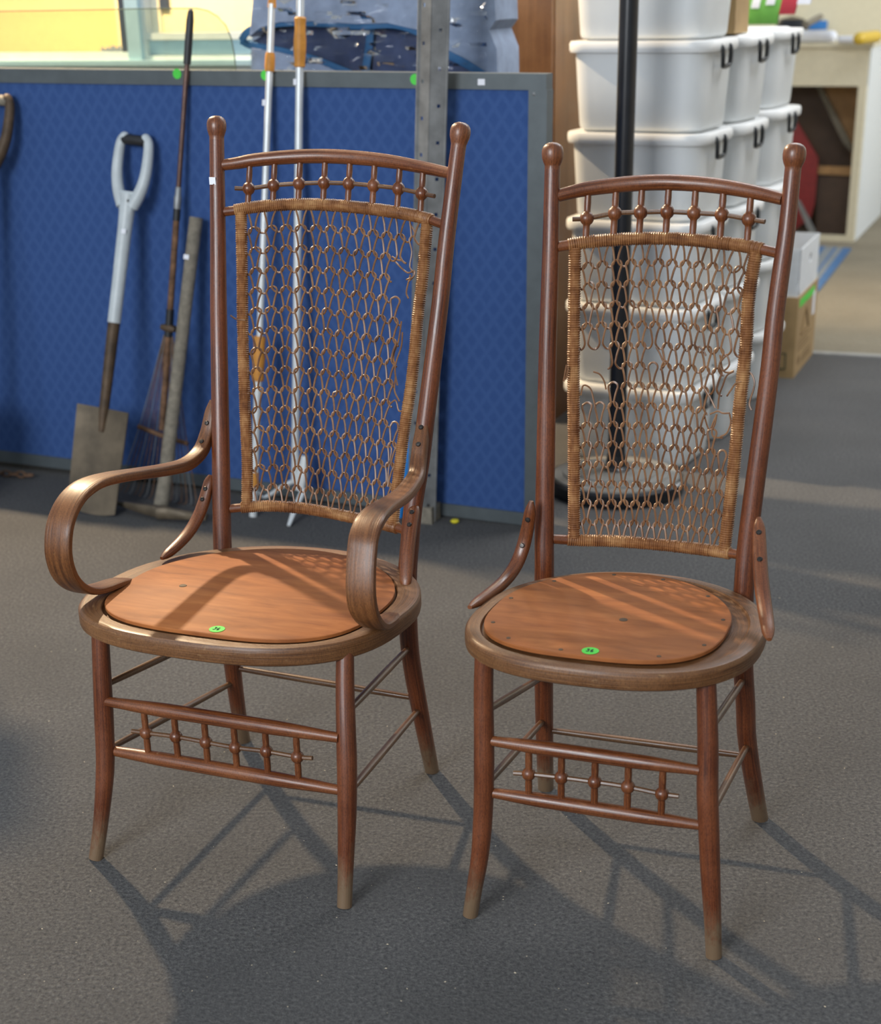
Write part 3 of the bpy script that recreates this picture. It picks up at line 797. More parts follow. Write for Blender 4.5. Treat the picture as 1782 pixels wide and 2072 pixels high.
def dspade(name, label, Apx, Bpx, full=True):
    A0 = onz(*Apx); B0 = onboard(*Bpx, -.03)
    A, a, r, f, L = leanframe(A0, B0)
    f = -f if f @ BN > 0 else f
    root = thing(name, label, 'spade', A)
    A = np.zeros(3)
    hw = .043
    # D handle: yoke, two arms, grip
    mb = MB()
    tube([A + a * (L - .33) , A + a * (L - .23), A + a * (L - .165), A + a * (L - .135)], [.0185, .019, .021, .024], 14, mb=mb)
    for s in (-1, 1):
        P = [(s * .014, L - .165), (s * .033, L - .128), (s * .044, L - .086), (s * (hw + .003), L - .040), (s * hw, L - .004), (s * (hw - .010), L + .010)]
        tube(catmull([A + a * y + r * x for x, y in P], 4), np.interp(np.linspace(0, 1, 21), [0, .3, .8, 1], [.018, .0155, .0130, .0135]), 12, mb=mb, round_ends=2)
    ribbon([A + a * (L - .19), A + a * (L - .155), A + a * (L - .128)], r, [.036, .050, .062], [.034, .030, .024], mb=mb)
    obj('handle_yoke', mb, M['greyplastic'] if full else M['socket'], root)
    obj('grip', tube([A + a * (L + .004) + r * x for x in (-hw, -.02, .02, hw)], [.0125, .0140, .0140, .0125], 14), M['blackrubber'] if full else M['tips'], root)
    y0 = .62 * L
    if full:
        _, y0 = pix_on(A0, a, r, 243, 655)
        obj('shaft', tube([A + a * (L - .32), A + a * (y0 + .1), A + a * y0], [.0180, .0180, .0178], 16), M['greyplastic'], root)
        _, y1 = pix_on(A0, a, r, 226, 832)
        obj('socket', tube([A + a * (y0 + .01), A + a * (y0 - .1), A + a * (y1), A + a * (y1 - .06)], [.0165, .0155, .0135, .008], 14), M['socket'], root)
        # blade: dished plate with square shoulders and a rounded cutting edge
        hw2, yb = .083, y1 + .004; V = []; F = []; nx, ny = 11, 12
        for k in (0, 1):
            for j in range(ny + 1):
                t = j / ny
                for i in range(nx + 1):
                    x = -1 + 2 * i / nx; lo = .012 * x * x + 0.0
                    y = yb * t + (1 - t) * lo; w = hw2 * (1 - .06 * (1 - t))
                    z = -.010 * (1 - x * x) * t + .004 * k
                    V.append(A + a * y + r * x * w + f * (z + .004))
        W = nx + 1; S = W * (ny + 1)
        for j in range(ny):
            for i in range(nx):
                q = j * W + i; F.append((q, q + 1, q + W + 1, q + W)); F.append((S + q, S + q + W, S + q + W + 1, S + q + 1))
        edge = [i for i in range(W)] + [j * W + nx for j in range(1, ny + 1)] + [ny * W + i for i in range(nx - 1, -1, -1)] + [j * W for j in range(ny - 1, 0, -1)]
        for i in range(len(edge)): p, q = edge[i], edge[(i + 1) % len(edge)]; F.append((p, S + p, S + q, q))
        obj('blade', MB().add(V, F), M['blade'], root)
        x, y = pix_on(A0, a, r, 258, 470); obj('price_tag', MB().add([A + a * (y + j * .006) + r * (x + i * .007) + f * .019 for i, j in ((-1, -1), (1, -1), (1, 1), (-1, 1))], [(0, 1, 2, 3)]), M['tag'], root, smooth=False)
        x, y = pix_on(A0, a, r, 266, 408); obj('rivet', lathe([(.0001, .0), (.004, 0), (.0038, .0015), (.0001, .002)], A + a * y + f * .018 + r * x, f, 10), M['darkscrew'], root)
    else:
        obj('shaft', tube([A + a * (L - .32), A + a * .3], [.016, .016], 14), M['tips'], root)
        hw2 = .08
        mb = MB(); P = np.array([(-hw2, .0), (hw2, 0), (hw2, .27), (.02, .29), (0, .36), (-.02, .29), (-hw2, .27)])
        V = [A + a * y + r * x + f * k for k in (0, .004) for x, y in P]; n = len(P)
        F = [list(range(n)), list(range(2 * n - 1, n - 1, -1))] + [(i, (i + 1) % n, n + (i + 1) % n, n + i) for i in range(n)]
        obj('blade', mb.add(V, F), M['blade'], root, smooth=False)
    return root
dspade('garden_spade', 'garden spade with pale grey D handle, black grip and rusty steel blade', (186, 1040), (273, 287))
dspade('old_spade', 'old wooden shafted spade with dark D handle cut off by the left edge', (-95, 1010), (-6, 205), False)

# mattock: timber handle standing on its curved iron head
A0 = onz(326, 1036); B0 = onboard(397, 440, -.035); A, a, r, f, L = leanframe(A0, B0)
root = thing('pickaxe', 'grey weathered timber pickaxe standing head down beside the rake', 'pickaxe', A)
hd = [onz(236, 1016, .02), onz(275, 1026, .022), onz(326, 1036, .024), onz(372, 1042, .022), onz(418, 1046, .018)]
P = catmull(hd, 5) - A0
obj('head', ribbon(P, np.array([0, 0, 1.]), np.interp(np.linspace(0, 1, len(P)), [0, .45, .55, 1], [.012, .034, .034, .016]), np.interp(np.linspace(0, 1, len(P)), [0, .45, .5, .55, 1], [.012, .022, .05, .022, .03]), 12), M['blade'], root)
obj('handle', tube([np.array([0, 0, .01]), a * .08, a * .3, a * .6, a * L], [.0215, .0195, .0180, .0175, .0180], 16), M['tips'], root)
x, y = pix_on(A0, a, r, 384, 521)
ff = -f if f @ BN > 0 else f
obj('price_tag', MB().add([a * (y + j * .006) + r * (x + i * .008) + ff * .0185 for i, j in ((-1, -1), (1, -1), (1, 1), (-1, 1))], [(0, 1, 2, 3)]), M['tag'], root, smooth=False)

# fan rake: tines on the floor, tube handle over the top of the board
A0 = onz(318, 1012); B0 = onboard(377, 150, -.012); A, a, r, f, L = leanframe(A0, B0); f = -f if f @ BN > 0 else f
root = thing('lawn_rake', 'wire fan lawn rake with brown tube handle and black rubber grip', 'rake', A)
def yv(u, v): return pix_on(A0, a, r, u, v)
ytop = yv(384, 24)[1]; yg = yv(378, 130)[1]; yj = yv(358, 395)[1]; yk = yv(357, 422)[1]; ym = yv(337, 640)[1]; yh = yv(322, 868)[1]
obj('grip', tube([a * (yg), a * (yg + .05), a * (ytop - .02), a * (ytop)], [.0098, .0102, .0098, .0075], 12, round_ends=2), M['blackrubber'], root)
obj('handle', tube([a * (yj - .01), a * (yg + .01)], [.0068, .0068], 12), M['pole_brown'], root)
obj('ferrule', tube([a * (yk), a * (yj - .005), a * (yj), a * (yj + .02), a * (yj + .022)], [.0100, .0105, .0088, .0080, .0066], 12), M['steel'], root)
obj('collar', tube([a * (yk - .03), a * yk], [.0098, .0098], 12), M['blackrubber'], root)
obj('lower_handle', tube([a * yh, a * (yk - .02)], [.0092, .0085], 12), M['rust'], root)
obj('sleeve', tube([a * (yv(335, 680)[1]), a * (yv(340, 625)[1])], [.0115, .0110], 12), M['blackrubber'], root)
obj('slider', ribbon([a * ym - .03 * a + r * x for x in (-.022, -.008, .008, .022)], a, [.014, .022, .022, .014], [.02, .026, .026, .02]), M['socket'], root)
yc = yv(322, 880)[1]; obj('cross_bar', ribbon(catmull([a * (yc + .01) + r * -.078, a * yc, a * (yc - .006) + r * .085], 6), a, [.012] * 13, [.008] * 13), M['rust'], root)
ys = ym - .05
for i in range(17):
    s = -1 + 2 * i / 16; 
    p0 = a * ys + r * s * .014; p1 = a * (yc) + r * s * .078 - f * .004; p2 = a * .03 + r * s * .125; p3 = a * .004 + r * s * .128 + f * .018 
    p3 = np.array([p3[0], p3[1], max(p3[2], .003)])
    obj('tine', tube(catmull([p0, p1, p2, p3], 4), .0014, 5), M['rust'] if i % 3 else M['steel'], root)

# two extension poles with turned orange grips
def wpole(name, label, Apx, Tpx, offb, parts, mk):
    A0 = onz(*Apx); B0 = onboard(*Tpx, offb); A, a, r, f, L = leanframe(A0, B0); f = -f if f @ BN > 0 else f
    root = thing(name, label, 'pole', A); mk(root, A0, a, r, f, L); return root
def mkA(root, A0, a, r, f, L):
    yy = lambda u, v: pix_on(A0, a, r, u, v)[1]
    ya, yb, yc_ = yy(517, 770), yy(524, 680), yy(547, 143)
    obj('lower_tube', tube([a * .012, a * ya], [.0105, .0105], 12), M['whitepaint'], root)
    obj('grip', lathe([(.0145, 0), (.0165, .008), (.0150, .03), (.0172, .06), (.0150, .09), (.0165, yb - ya - .008), (.0140, yb - ya)], a * ya, a, 16), M['orange'], root)
    obj('upper_tube', tube([a * yb, a * (yc_)], [.0088, .0088], 12), M['whitepaint'], root)
    obj('lock_collar', tube([a * (yc_ - .002), a * (yc_ + .010), a * (yc_ + .034), a * (yc_ + .042)], [.0115, .0130, .0125, .0105], 14), M['orange'], root)
    obj('top_tube', tube([a * (yc_ + .04), a * (yy(563, 8))], [.0085, .0085], 12), M['whitepaint'], root)
    obj('head_clip', ribbon([a * yy(563, 16), a * yy(565, 4), a * (yy(566, 0) + .05)], r, [.022, .02, .014], [.012, .012, .01]), M['orange'], root)
    obj('low_band', tube([a * yy(512, 985), a * yy(513, 955)], [.0118, .0118], 12), M['orange'], root)
    obj('foot', tube([np.array([0, 0, .0]), a * .03], [.011, .011], 12), M['whitepaint'], root)
    y = yy(534, 208); obj('price_tag', MB().add([a * (y + j * .007) + r * (-.006 + i * .006) + f * .0105 for i, j in ((-1, -1), (1, -1), (1, 1), (-1, 1))], [(0, 1, 2, 3)]), M['tag'], root, smooth=False)
wpole('extension_pole', 'white extension pole with orange turned grip at its lower end, left of the pair', (512, 1045), (545, 150), -.018, None, mkA)
def mkB(root, A0, a, r, f, L):
    yy = lambda u, v: pix_on(A0, a, r, u, v)[1]
    y0 = yy(597, 975)
    obj('tube', tube([a * y0, a * (yy(611, 0) + .1)], [.0108, .0098], 14), M['whitepaint'], root)
    g0, g1 = yy(607, 136), yy(609, 34)
    obj('grip', lathe([(.0120, 0), (.0140, .002), (.0130, .01), (.0150, .03), (.0158, .06), (.0135, .085), (.0140, g1 - g0 - .012), (.0150, g1 - g0 - .004), (.0120, g1 - g0)], a * g0, a, 18), M['orange'], root)
    j = a * (y0 + .005)
    def loc(u, v): x, y = pix_on(A0, a, r, u, v); return a * y + r * x
    obj('bracket', ribbon([loc(616, 922), loc(612, 960), loc(606, 992)], r, [.016, .03, .03], [.014, .022, .018]), M['whitepaint'], root)
    t = onz(584, 1067) - A0; obj('prop_leg', ribbon([loc(615, 990), (loc(610, 990) + t) / 2, t + np.array([0, 0, .004])], r, [.018, .018, .010], [.010, .009, .006]), M['whitepaint'], root)
    obj('hook', tube(catmull([loc(598, 972), loc(572, 984), loc(548, 1000), loc(532, 1006), loc(524, 996)], 4), np.linspace(.008, .004, 17), 10), M['whitepaint'], root)
    y = yy(601, 166); obj('price_tag', MB().add([a * (y + k * .007) + r * (-.006 + i * .005) + f * .012 for i, k in ((-1, -1), (1, -1), (1, 1), (-1, 1))], [(0, 1, 2, 3)]), M['tag'], root, smooth=False)
wpole('pruning_pole', 'white pruning pole with amber wooden grip near its top, right of the pair', (596, 1042), (606, 150), -.022, None, mkB)

# slotted steel upright
A0 = onz(858, 1052); T0 = onplane(884, 0, BO - BN * .05, BN); A, a, r, f, L = leanframe(A0, T0); f = -f if f @ BN > 0 else f
root = thing('slotted_post', 'tall grey slotted steel angle post with rust stains standing before the board', 'post', A)
dn = (r * .30 + f * .95); dn2 = (r * .95 - f * .30)
wl, wr_, th = .044, .040, .003
def angle_plate(side):
    # a flange with a column of round holes left open: strips above, below and between them
    w = wl if side == 0 else wr_; d = (-r * .92 - f * .39) if side == 0 else (r * .86 - f * .51); d = d / np.linalg.norm(d)
    nrm = np.cross(a, d); H = L + .25; mb = MB()
    def slab(x0, x1, y0, y1):
        V = [f * .03 + a * y + d * x + nrm * k for k in (-th / 2, th / 2) for x, y in ((x0, y0), (x1, y0), (x1, y1), (x0, y1))]
        mb.add(V, [(3, 2, 1, 0), (4, 5, 6, 7), (0, 1, 5, 4), (1, 2, 6, 5), (2, 3, 7, 6), (3, 0, 4, 7)])
    hs = .0042; c = w * .55; step = .0835; y = .02 + (.03 if side else 0)
    slab(0, c - hs, 0, H); slab(c + hs, w, 0, H); y0 = 0.
    while y < H - .02:
        slab(c - hs, c + hs, y0, y - hs); y0 = y + hs; y += step
    slab(c - hs, c + hs, y0, H); 
    # rounded lip at the flange's free edge
    tube([f * .03 + d * w, f * .03 + d * w + a * H], .0028, 8, mb=mb)
    return mb
obj('flange', angle_plate(0), M['rust_post'], root, smooth=False); obj('flange', angle_plate(1), M['rust_post'], root, smooth=False)
obj('foot_plate', box(-.045, .035, -.03, .03, 0, .045), M['tips'], root, rot=(0, 0, BYAW), smooth=False)

# a short blue handle tucked beside the post
A0 = onz(808, 1046); B0 = onboard(872, 640, -.02); A, a, r, f, L = leanframe(A0, B0)
root = thing('blue_broom', 'bright blue plastic broom stick mostly hidden by the armchair back', 'broom', A)
obj('shaft', tube([np.array([0, 0, .0]), a * (L * .5), a * L], [.011, .011, .011], 12, round_ends=2), M['bluepl'], root)

# rusty chain at the left edge
rt = thing('chain', 'short length of rusty chain lying on the carpet by the board', 'chain', onz(20, 966))
c0, c1 = onz(-30, 962), onz(52, 968); d = (c1 - c0) / np.linalg.norm(c1 - c0)
for i in range(7):
    p = c0 + d * (i * .0245) - onz(20, 966); up = np.array([0, 0, 1.]); w = np.cross(up, d)
    if i % 2: w, up = up, w
    an = np.linspace(0, 2 * np.pi, 17)
    P = [p + d * .0155 * math.cos(t) + w * .0085 * math.sin(t) + np.array([0, 0, .011]) for t in an]
    obj('link', tube(P, .0028, 6), M['rust'], rt)
yb_ = onz(920, 1058)
tag(obj('yellow_scrap', lathe([(.0001, 0), (.009, .001), (.012, .005), (.009, .009), (.0001, .010)], (0, 0, 0), (0, 0, 1), 12), M['yellowpl'], loc=yb_ , rot=(0, 0, .3)), 'small bright yellow plastic scrap on the carpet by the board', 'scrap')

# ------------------------------------------------------------------ window wall behind the board, and the office beyond it
WOFF = 1.05
WO = BO + BN * WOFF
def wl_(u, v, off=WOFF):                                  # pixel -> (along wall, height) on a plane parallel to the board
    p = onplane(u, v, BO + BN * off, BN) - (BO + BN * off); return float(p @ BE), float(p[2])
def wroot(off): p = BO + BN * off; return (p[0], p[1], 0)
xl = wl_(-60, 60)[0] - 1.2
zs = wl_(200, 129)[1]
xrt = wl_(800, 60)[0]
wall = struct(obj('wall_back', box(xl, xrt, 0, .10, 0, zs), M['offwhite'], loc=wroot(WOFF), rot=(0, 0, BYAW), smooth=False))
wall['label'] = 'low wall under the office window'
xm0, xm1 = wl_(265, 60)[0], wl_(292, 60)[0]
zr0, zr1 = wl_(120, 106)[1], wl_(120, 128)[1]
win = thing('window_1', 'pale blue framed office window behind the blue board', 'window', wroot(WOFF), BYAW)
del win['category']; win['kind'] = 'structure'
obj('sill', box(xl, xrt, -.05, .10, zs - .004, zs + .012), M['winblue'], win, smooth=False)
obj('bottom_rail', box(xl, xm0, -.012, .05, zr1, zr0), M['winwhite'], win, smooth=False)
obj('mullion', box(xm0, xm1, -.03, .07, zs, 2.3), M['winblue'], win, smooth=False)
obj('mullion_edge', box(xm1, xm1 + .014, -.012, .07, zs, 2.3), M['winwhite'], win, smooth=False)
obj('dark_seal', box(wl_(243, 60)[0], xm0, .0, .04, zr0, 2.3), M['dark'], win, smooth=False)
for v0, v1, m in ((66, 80, 'winwhite'), (81, 111, 'winblue'), (112, 136, 'winwhite')):
    y0, y1 = wl_(390, v1)[1], wl_(390, v0)[1]
    obj('rail', box(xm1 + .014, xrt, -.012 + (.012 if m == 'winblue' else 0), .06, y0, y1), M[m], win, smooth=False)
obj('pane', box(xl, wl_(243, 60)[0], .018, .022, zr0 - .004, 2.3), M['pane'], win, smooth=False)
obj('pane', box(xm1 + .012, xrt, .028, .032, wl_(390, 66)[1] - .004, 2.3), M['pane'], win, smooth=False)
obj('head_rail', box(xl, xrt, -.02, .08, 2.28, 2.36), M['winblue'], win, smooth=False)
xo = wl_(262, 40, 2.5)[0]
ow = struct(obj('wall_office', box(xl - 1.2, xo, 0, .08, 0, 2.6), M['yellow'], loc=wroot(2.5), rot=(0, 0, BYAW), smooth=False))
ow2 = struct(obj('wall_office_side', box(xo, wl_(900, 60, 2.5)[0], -.10, .08, 0, 2.6), M['officecream'], loc=wroot(2.5), rot=(0, 0, BYAW), smooth=False))
struct(obj('ceiling_office', box(xl - 1.2, wl_(900, 60, 2.5)[0], WOFF - 2.4, .08, 2.6, 2.66), M['officecream'], loc=wroot(2.5), rot=(0, 0, BYAW), smooth=False))
olp = BO + BN * 1.7 + BE * -.9
point('office_lamp', (olp[0], olp[1], 2.2), (1.0, .88, .64), 22, .12)
# switch box with its cord on the office wall, and crumpled paper on the sill
p = wl_(333, 9, 2.39); sw = thing('wall_switch', 'small dark switch box on the cream office wall', 'switch', wroot(2.39), BYAW)
obj('case', rbox(.022, .012, p[1] - .02, p[1] + .03, .004, .002, (p[0], 0)), M['dark'], sw)
obj('conduit', box(p[0] - .028, p[0] - .020, -.004, .008, p[1] - .3, p[1] + .02), M['wallgrey'], sw, smooth=False)
p = wl_(226, 98, WOFF + .06); mb = MB(); 
for i in range(5):
    x = p[0] - .03 + i * .015; V = [(x - .012, -.01, 0), (x + .012, -.012, 0), (x + .009, .012, .002), (x - .008, .01, 0), (x + RNG.normal(0, .004), RNG.normal(0, .003), .018 + .012 * RNG.random())]
    mb.add(V, [(0, 1, 4), (1, 2, 4), (2, 3, 4), (3, 0, 4), (3, 2, 1, 0)])
tag(obj('crumpled_tissue', mb, M['tag'], loc=(wroot(WOFF + .06)[0], wroot(WOFF + .06)[1], zr0 - .006), rot=(0, 0, BYAW), smooth=False), 'crumpled white tissue lying on the office window rail', 'tissue')

# glass sheet with a round corner standing between board and window
GOFF = .16
def gl_(u, v): return wl_(u, v, GOFF)
out = [gl_(u, v) for u, v in ((398, 17), (420, 22), (440, 34), (456, 52), (467, 78), (473, 110), (476, 140))]
x0 = gl_(-40, 10)[0] - .25; ztop = gl_(390, 16)[1]
P = [(x0, .02), (x0, ztop)] + [(gl_(398, 17)[0] - .12, ztop)] + out + [(out[-1][0] + .004, .9), (out[-1][0], .02)]
n = len(P); V = [(x, y, z) for y in (0, .005) for x, z in P]
gs = thing('glass_sheet', 'clear glass sheet with one rounded corner standing behind the board', 'glass sheet', wroot(GOFF), BYAW)
obj('sheet', MB().add(V, [list(range(n)), list(range(2 * n - 1, n - 1, -1))]), M['glass'], gs, smooth=False)
obj('polished_edge', tube([(x, .0025, z) for x, z in P[1:]], .0016, 6), M['glassedge'], gs)

# ------------------------------------------------------------------ folded quilts wrapped in clear film
QO = .22
def qp(u, v, off=0.): x, z = wl_(u, v, QO + off); return np.array([x, off, z])
def pad(px, off, thick, m, name, root, soft=.10):
    P = np.array([qp(u, v, off) for u, v in px]); c = P.mean(0); R = []
    for s, d in ((soft, thick), (soft * .25, thick * .8), (0, thick * .45), (soft * .25, thick * .12), (soft, 0)):
        q = c + (P - c) * np.array([1 - s, 0, 1 - s]); q[:, 1] = P[:, 1] + d; R.append(q)
    return obj(name, rings(MB(), R), m, root)
qs = thing('quilt_bundle', 'bundle of folded blue grey moving quilts wrapped in clear plastic film', 'quilts', wroot(QO), BYAW)
base = [(503, 190), (503, 60), (505, -60), (700, -70), (850, -70), (940, -60), (960, 60), (975, 190)]
pad(base, .14, .14, M['quilt'], 'lower_quilt', qs, .03)
obj('stand', box(qp(520, 150)[0], qp(960, 150)[0], .12, .27, 0, qp(700, 185)[2]), M['darkboard'], qs, smooth=False)
pad([(500, 88), (545, 62), (620, 50), (700, 52), (748, 58), (748, 170), (735, 170), (640, 118), (560, 98)], .09, .06, M['quiltdark'], 'folded_lining', qs, .02)
pad([(752, 60), (800, 58), (850, 66), (960, 100), (960, 175), (752, 175)], .09, .06, M['quiltdark'], 'folded_lining', qs, .02)
pad([(497, 76), (520, 58), (560, 46), (640, 44), (720, 50), (790, 48), (850, 62), (880, 60), (880, -60), (760, -70), (600, -70), (510, -60), (502, 20)], .02, .12, M['quilt'], 'top_quilt', qs, .05)
pad([(905, -60), (1000, -60), (1004, 40), (990, 60), (1006, 100), (1008, 185), (975, 185), (972, 150), (925, 118), (900, 100)], .0, .16, M['quilt'], 'side_quilt', qs, .04)
pad([(505, 96), (560, 104), (640, 126), (730, 165), (740, 195), (505, 195)], .05, .08, M['quilt'], 'front_quilt', qs, .03)
def bind(px, off, r=.010):
    obj('binding', ribbon(catmull([qp(u, v, off) for u, v in px], 5), np.array([0, 0, 1.]), [r * 2] * ((len(px) - 1) * 5 + 1), [.008] * ((len(px) - 1) * 5 + 1)), M['binding'], qs)
bind([(488, 82), (505, 62), (560, 47), (640, 46), (720, 52), (800, 50), (860, 70), (900, 84)], .03)
bind([(488, 82), (510, 92), (570, 104), (640, 122), (735, 160)], .06)
obj('binding', ribbon(catmull([qp(750, 52, .075), qp(746, 100, .075), qp(736, 165, .075)], 5), BE * 0 + np.array([1., 0, 0]), [.022] * 11, [.008] * 11), M['binding'], qs)
bind([(905, 110), (940, 128), (985, 156)], -.006)
g = 26; V = []; F = []
for j in range(g + 1):
    for i in range(g + 1):
        p = qp(505 + 480 * i / g, -40 + 205 * j / g, -.012); p[1] += RNG.normal(0, .007) - .012 * math.sin(i * .9) * math.sin(j * .7); V.append(p)
for j in range(g):
    for i in range(g): q = j * (g + 1) + i; F.append((q, q + 1, q + g + 2, q + g + 1))
obj('plastic_film', MB().add(V, F), M['film'], qs, ang=50)

# ------------------------------------------------------------------ wardrobe behind the right end of the board
p = onplane(1118, 150, BO + BN * 1.0, BN); wy = BYAW; ww = float(np.linalg.norm(onplane(1118, 150, BO + BN * 1.0, BN) - onplane(988, 150, BO + BN * 1.0, BN)))
wd = thing('wardrobe', 'varnished brown wooden wardrobe behind the right end of the blue board', 'wardrobe', (p[0], p[1], 0), wy)
obj('carcass', box(-ww, 0, .02, .5, 0, 1.75), M['brownwood'], wd, smooth=False)
obj('door', box(-ww + .004, -.004, 0, .02, .06, 1.72), M['brownwood'], wd, smooth=False)
obj('cornice', box(-ww - .01, .01, -.01, .51, 1.75, 1.80), M['brownwood'], wd, smooth=False)

# ------------------------------------------------------------------ white storage tubs
TW, TD, TH_ = .385, .285, .2335
def make_tub():
    root = thing('storage_tub', '', 'storage tub')
    R = []
    hx, hy = TW / 2, TD / 2
    for z, s, r in ((0., .90, .05), (.004, .925, .052), (.012, .935, .052), (.10, .96, .05), (.196, .985, .05), (.206, .985, .05)):
        q = rrect(hx * s, hy * (1 - (1 - s) * 1.3), r, 5); R.append(np.c_[q, np.full(len(q), z)])
    obj('body', rings(MB(), R), M['tub'], root)
    R = []
    for z, g, r in ((.200, .002, .05), (.2002, .010, .056), (.206, .0125, .058), (.222, .0125, .058), (.2285, .009, .054), (.2285, -.012, .04), (.2265, -.018, .036), (.2315, -.03, .03), (TH_, -.035, .03)):
        q = rrect(hx + g, hy + g, r, 5); R.append(np.c_[q, np.full(len(q), z)])
    obj('lid', rings(MB(), R), M['lid'], root)
    for s in (-1, 1):
        x = s * (hx + .016)
        P = catmull([(s * (hx + .008), -.034, .214), (x, -.034, .204), (x, -.030, .168), (x - s * .004, -.014, .160), (x - s * .004, .014, .160), (x, .030, .168), (x, .034, .204), (s * (hx + .008), .034, .214)], 3)
        obj('latch', tube(P, .0062, 8), M['latch'], root)
    return root
def copy_tree(o, parent=None):
    c = o.copy(); C.objects.link(c); c.parent = parent
    for ch in list(o.children): copy_tree(ch, c)
    return c
first = [True]; proto = make_tub()
def stack(corner, yaw, n, labels, lift=0.):
    ca, sa = math.cos(yaw), math.sin(yaw)
    cx = corner[0] - TW / 2 * ca - TD / 2 * sa; cy = corner[1] - TW / 2 * sa + TD / 2 * ca
    for i in range(n):
        o = proto if first[0] else copy_tree(proto); first[0] = False
        o.location = (cx + RNG.normal(0, .003), cy + RNG.normal(0, .003), i * (TH_ + .0006) + .0005); o.rotation_euler = (0, 0, yaw + RNG.normal(0, .012))
        o['label'] = labels[i]; o['group'] = 'white storage tubs'
TY = -.5
tc = onz(1385, 954)
stack(tc, TY, 6, ['white storage tub at the bottom of the nearest stack, beside the black pole base',
                  'white storage tub second from the floor in the nearest stack, behind the torn cane back',
                  'white storage tub third from the floor in the nearest stack, behind the right chair',
                  'white storage tub level with the right chair crest rail in the nearest stack',
                  'white storage tub second from the top in the nearest stack',
                  'white storage tub cut off by the photo top in the nearest stack'])
bk_ = np.array([-math.sin(TY), math.cos(TY), 0])
stack(tc + bk_ * .325, TY, 5, ['white storage tub at the bottom of the middle stack, almost hidden',
                              'white storage tub second from the floor in the middle stack',
                              'white storage tub third from the floor in the middle stack',
                              'white storage tub second from the top in the middle stack',
                              'white storage tub on top of the middle stack'])
stack(onz(1530, 818), TY, 5, ['white storage tub at the bottom of the far right stack, next to the cardboard box',
                             'white storage tub second from the floor in the far right stack',
                             'white storage tub third from the floor in the far right stack',
                             'white storage tub second from the top of the far right stack, jutting out',
                             'white storage tub on top of the far right stack, carrying a shopping bag'])

# ------------------------------------------------------------------ black pole on a round base
lc = onz(1246, 962, .04)
lp = thing('pole_stand', 'tall black metal pole on a heavy round base in front of the tubs', 'stand', (lc[0], lc[1], 0))
obj('base_rim', lathe([(.0001, 0), (.186, 0), (.190, .006), (.190, .036), (.184, .042), (.0001, .042)], (0, 0, 0), (0, 0, 1), 56), M['lampblack'], lp)
obj('base_top', lathe([(.178, .042), (.176, .046), (.150, .048), (.148, .052), (.120, .054), (.118, .058), (.06, .060), (.0001, .060)], (0, 0, 0), (0, 0, 1), 56), M['lampbase'], lp)
obj('socket', lathe([(.040, .058), (.040, .064), (.030, .070), (.027, .10), (.0001, .10)], (0, 0, 0), (0, 0, 1), 28), M['lampblack'], lp)
obj('pole', tube([(0, 0, .06), (0, 0, .9), (.004, 0, 1.75)], [.0245, .0245, .0245], 24), M['lampblack'], lp)

# ------------------------------------------------------------------ cardboard boxes
bc = onz(1604, 766); CY = -.39
cb = thing('cardboard_box', 'brown cardboard box with green label standing on the carpet by the tubs', 'box', bc, CY)
BW, BD, BHh = .30, .42, .285
obj('carton', box(-BW, 0, 0, BD, 0, BHh), M['cardboard'], cb, smooth=False)
obj('green_label', box(-.0005, .0012, .03, .34, .245, .272), M['green'], cb, smooth=False)
obj('white_label', box(-.0005, .0012, .32, .37, .165, .25), M['tag'], cb, smooth=False)
mk = MB()
for x0, x1, z0, z1 in ((-.085, -.030, .030, .034), (-.085, -.030, .085, .089), (-.085, -.081, .030, .089), (-.034, -.030, .030, .089)): box(x0, x1, -.0008, .0002, z0, z1, mk)
obj('printed_frame', mk, M['ink'], cb, smooth=False)
pm = plain('faded_print', (.20, .125, .05), .85); mk = MB()
for y0, y1, z0, z1 in ((.06, .12, .035, .062), (.16, .33, .030, .040), (.16, .33, .048, .054), (.05, .30, .085, .090), (.05, .26, .10, .105), (.05, .33, .115, .119)): box(-.0002, .0008, y0, y1, z0, z1, mk)
for (y0, z0), (y1, z1) in (((.09, .14), (.17, .225)), ((.17, .225), (.25, .14)), ((.25, .14), (.09, .14))): tube([(.0006, y0, z0), (.0006, y1, z1)], .004, 5, mb=mk)
obj('printed_marks', mk, pm, cb, smooth=False)
obj('torn_tape', MB().add([(-.14, -.001, .22), (-.115, -.001, .17), (-.14, -.001, .13), (-.18, -.001, .16), (-.18, -.001, .21)], [(0, 1, 2, 3, 4)]), M['tag'], cb, smooth=False)
wb = thing('archive_box', 'open white archive box stacked on the brown cardboard box', 'box', (bc[0], bc[1], BHh), CY)
wh, wt = .165, .004; x0, x1, y0, y1 = -.29, -.004, .008, .405
for nm, a_ in (('side', (x0, x0 + wt, y0, y1, 0, wh)), ('side', (x0, x1, y1 - wt, y1, 0, wh)), ('side', (x0, x1, y0, y0 + wt, 0, wh)), ('bottom', (x0 + wt, x1 - wt, y0 + wt, y1 - wt, 0, wt))):
    obj(nm, box(*a_), M['whitecard'], wb, smooth=False)
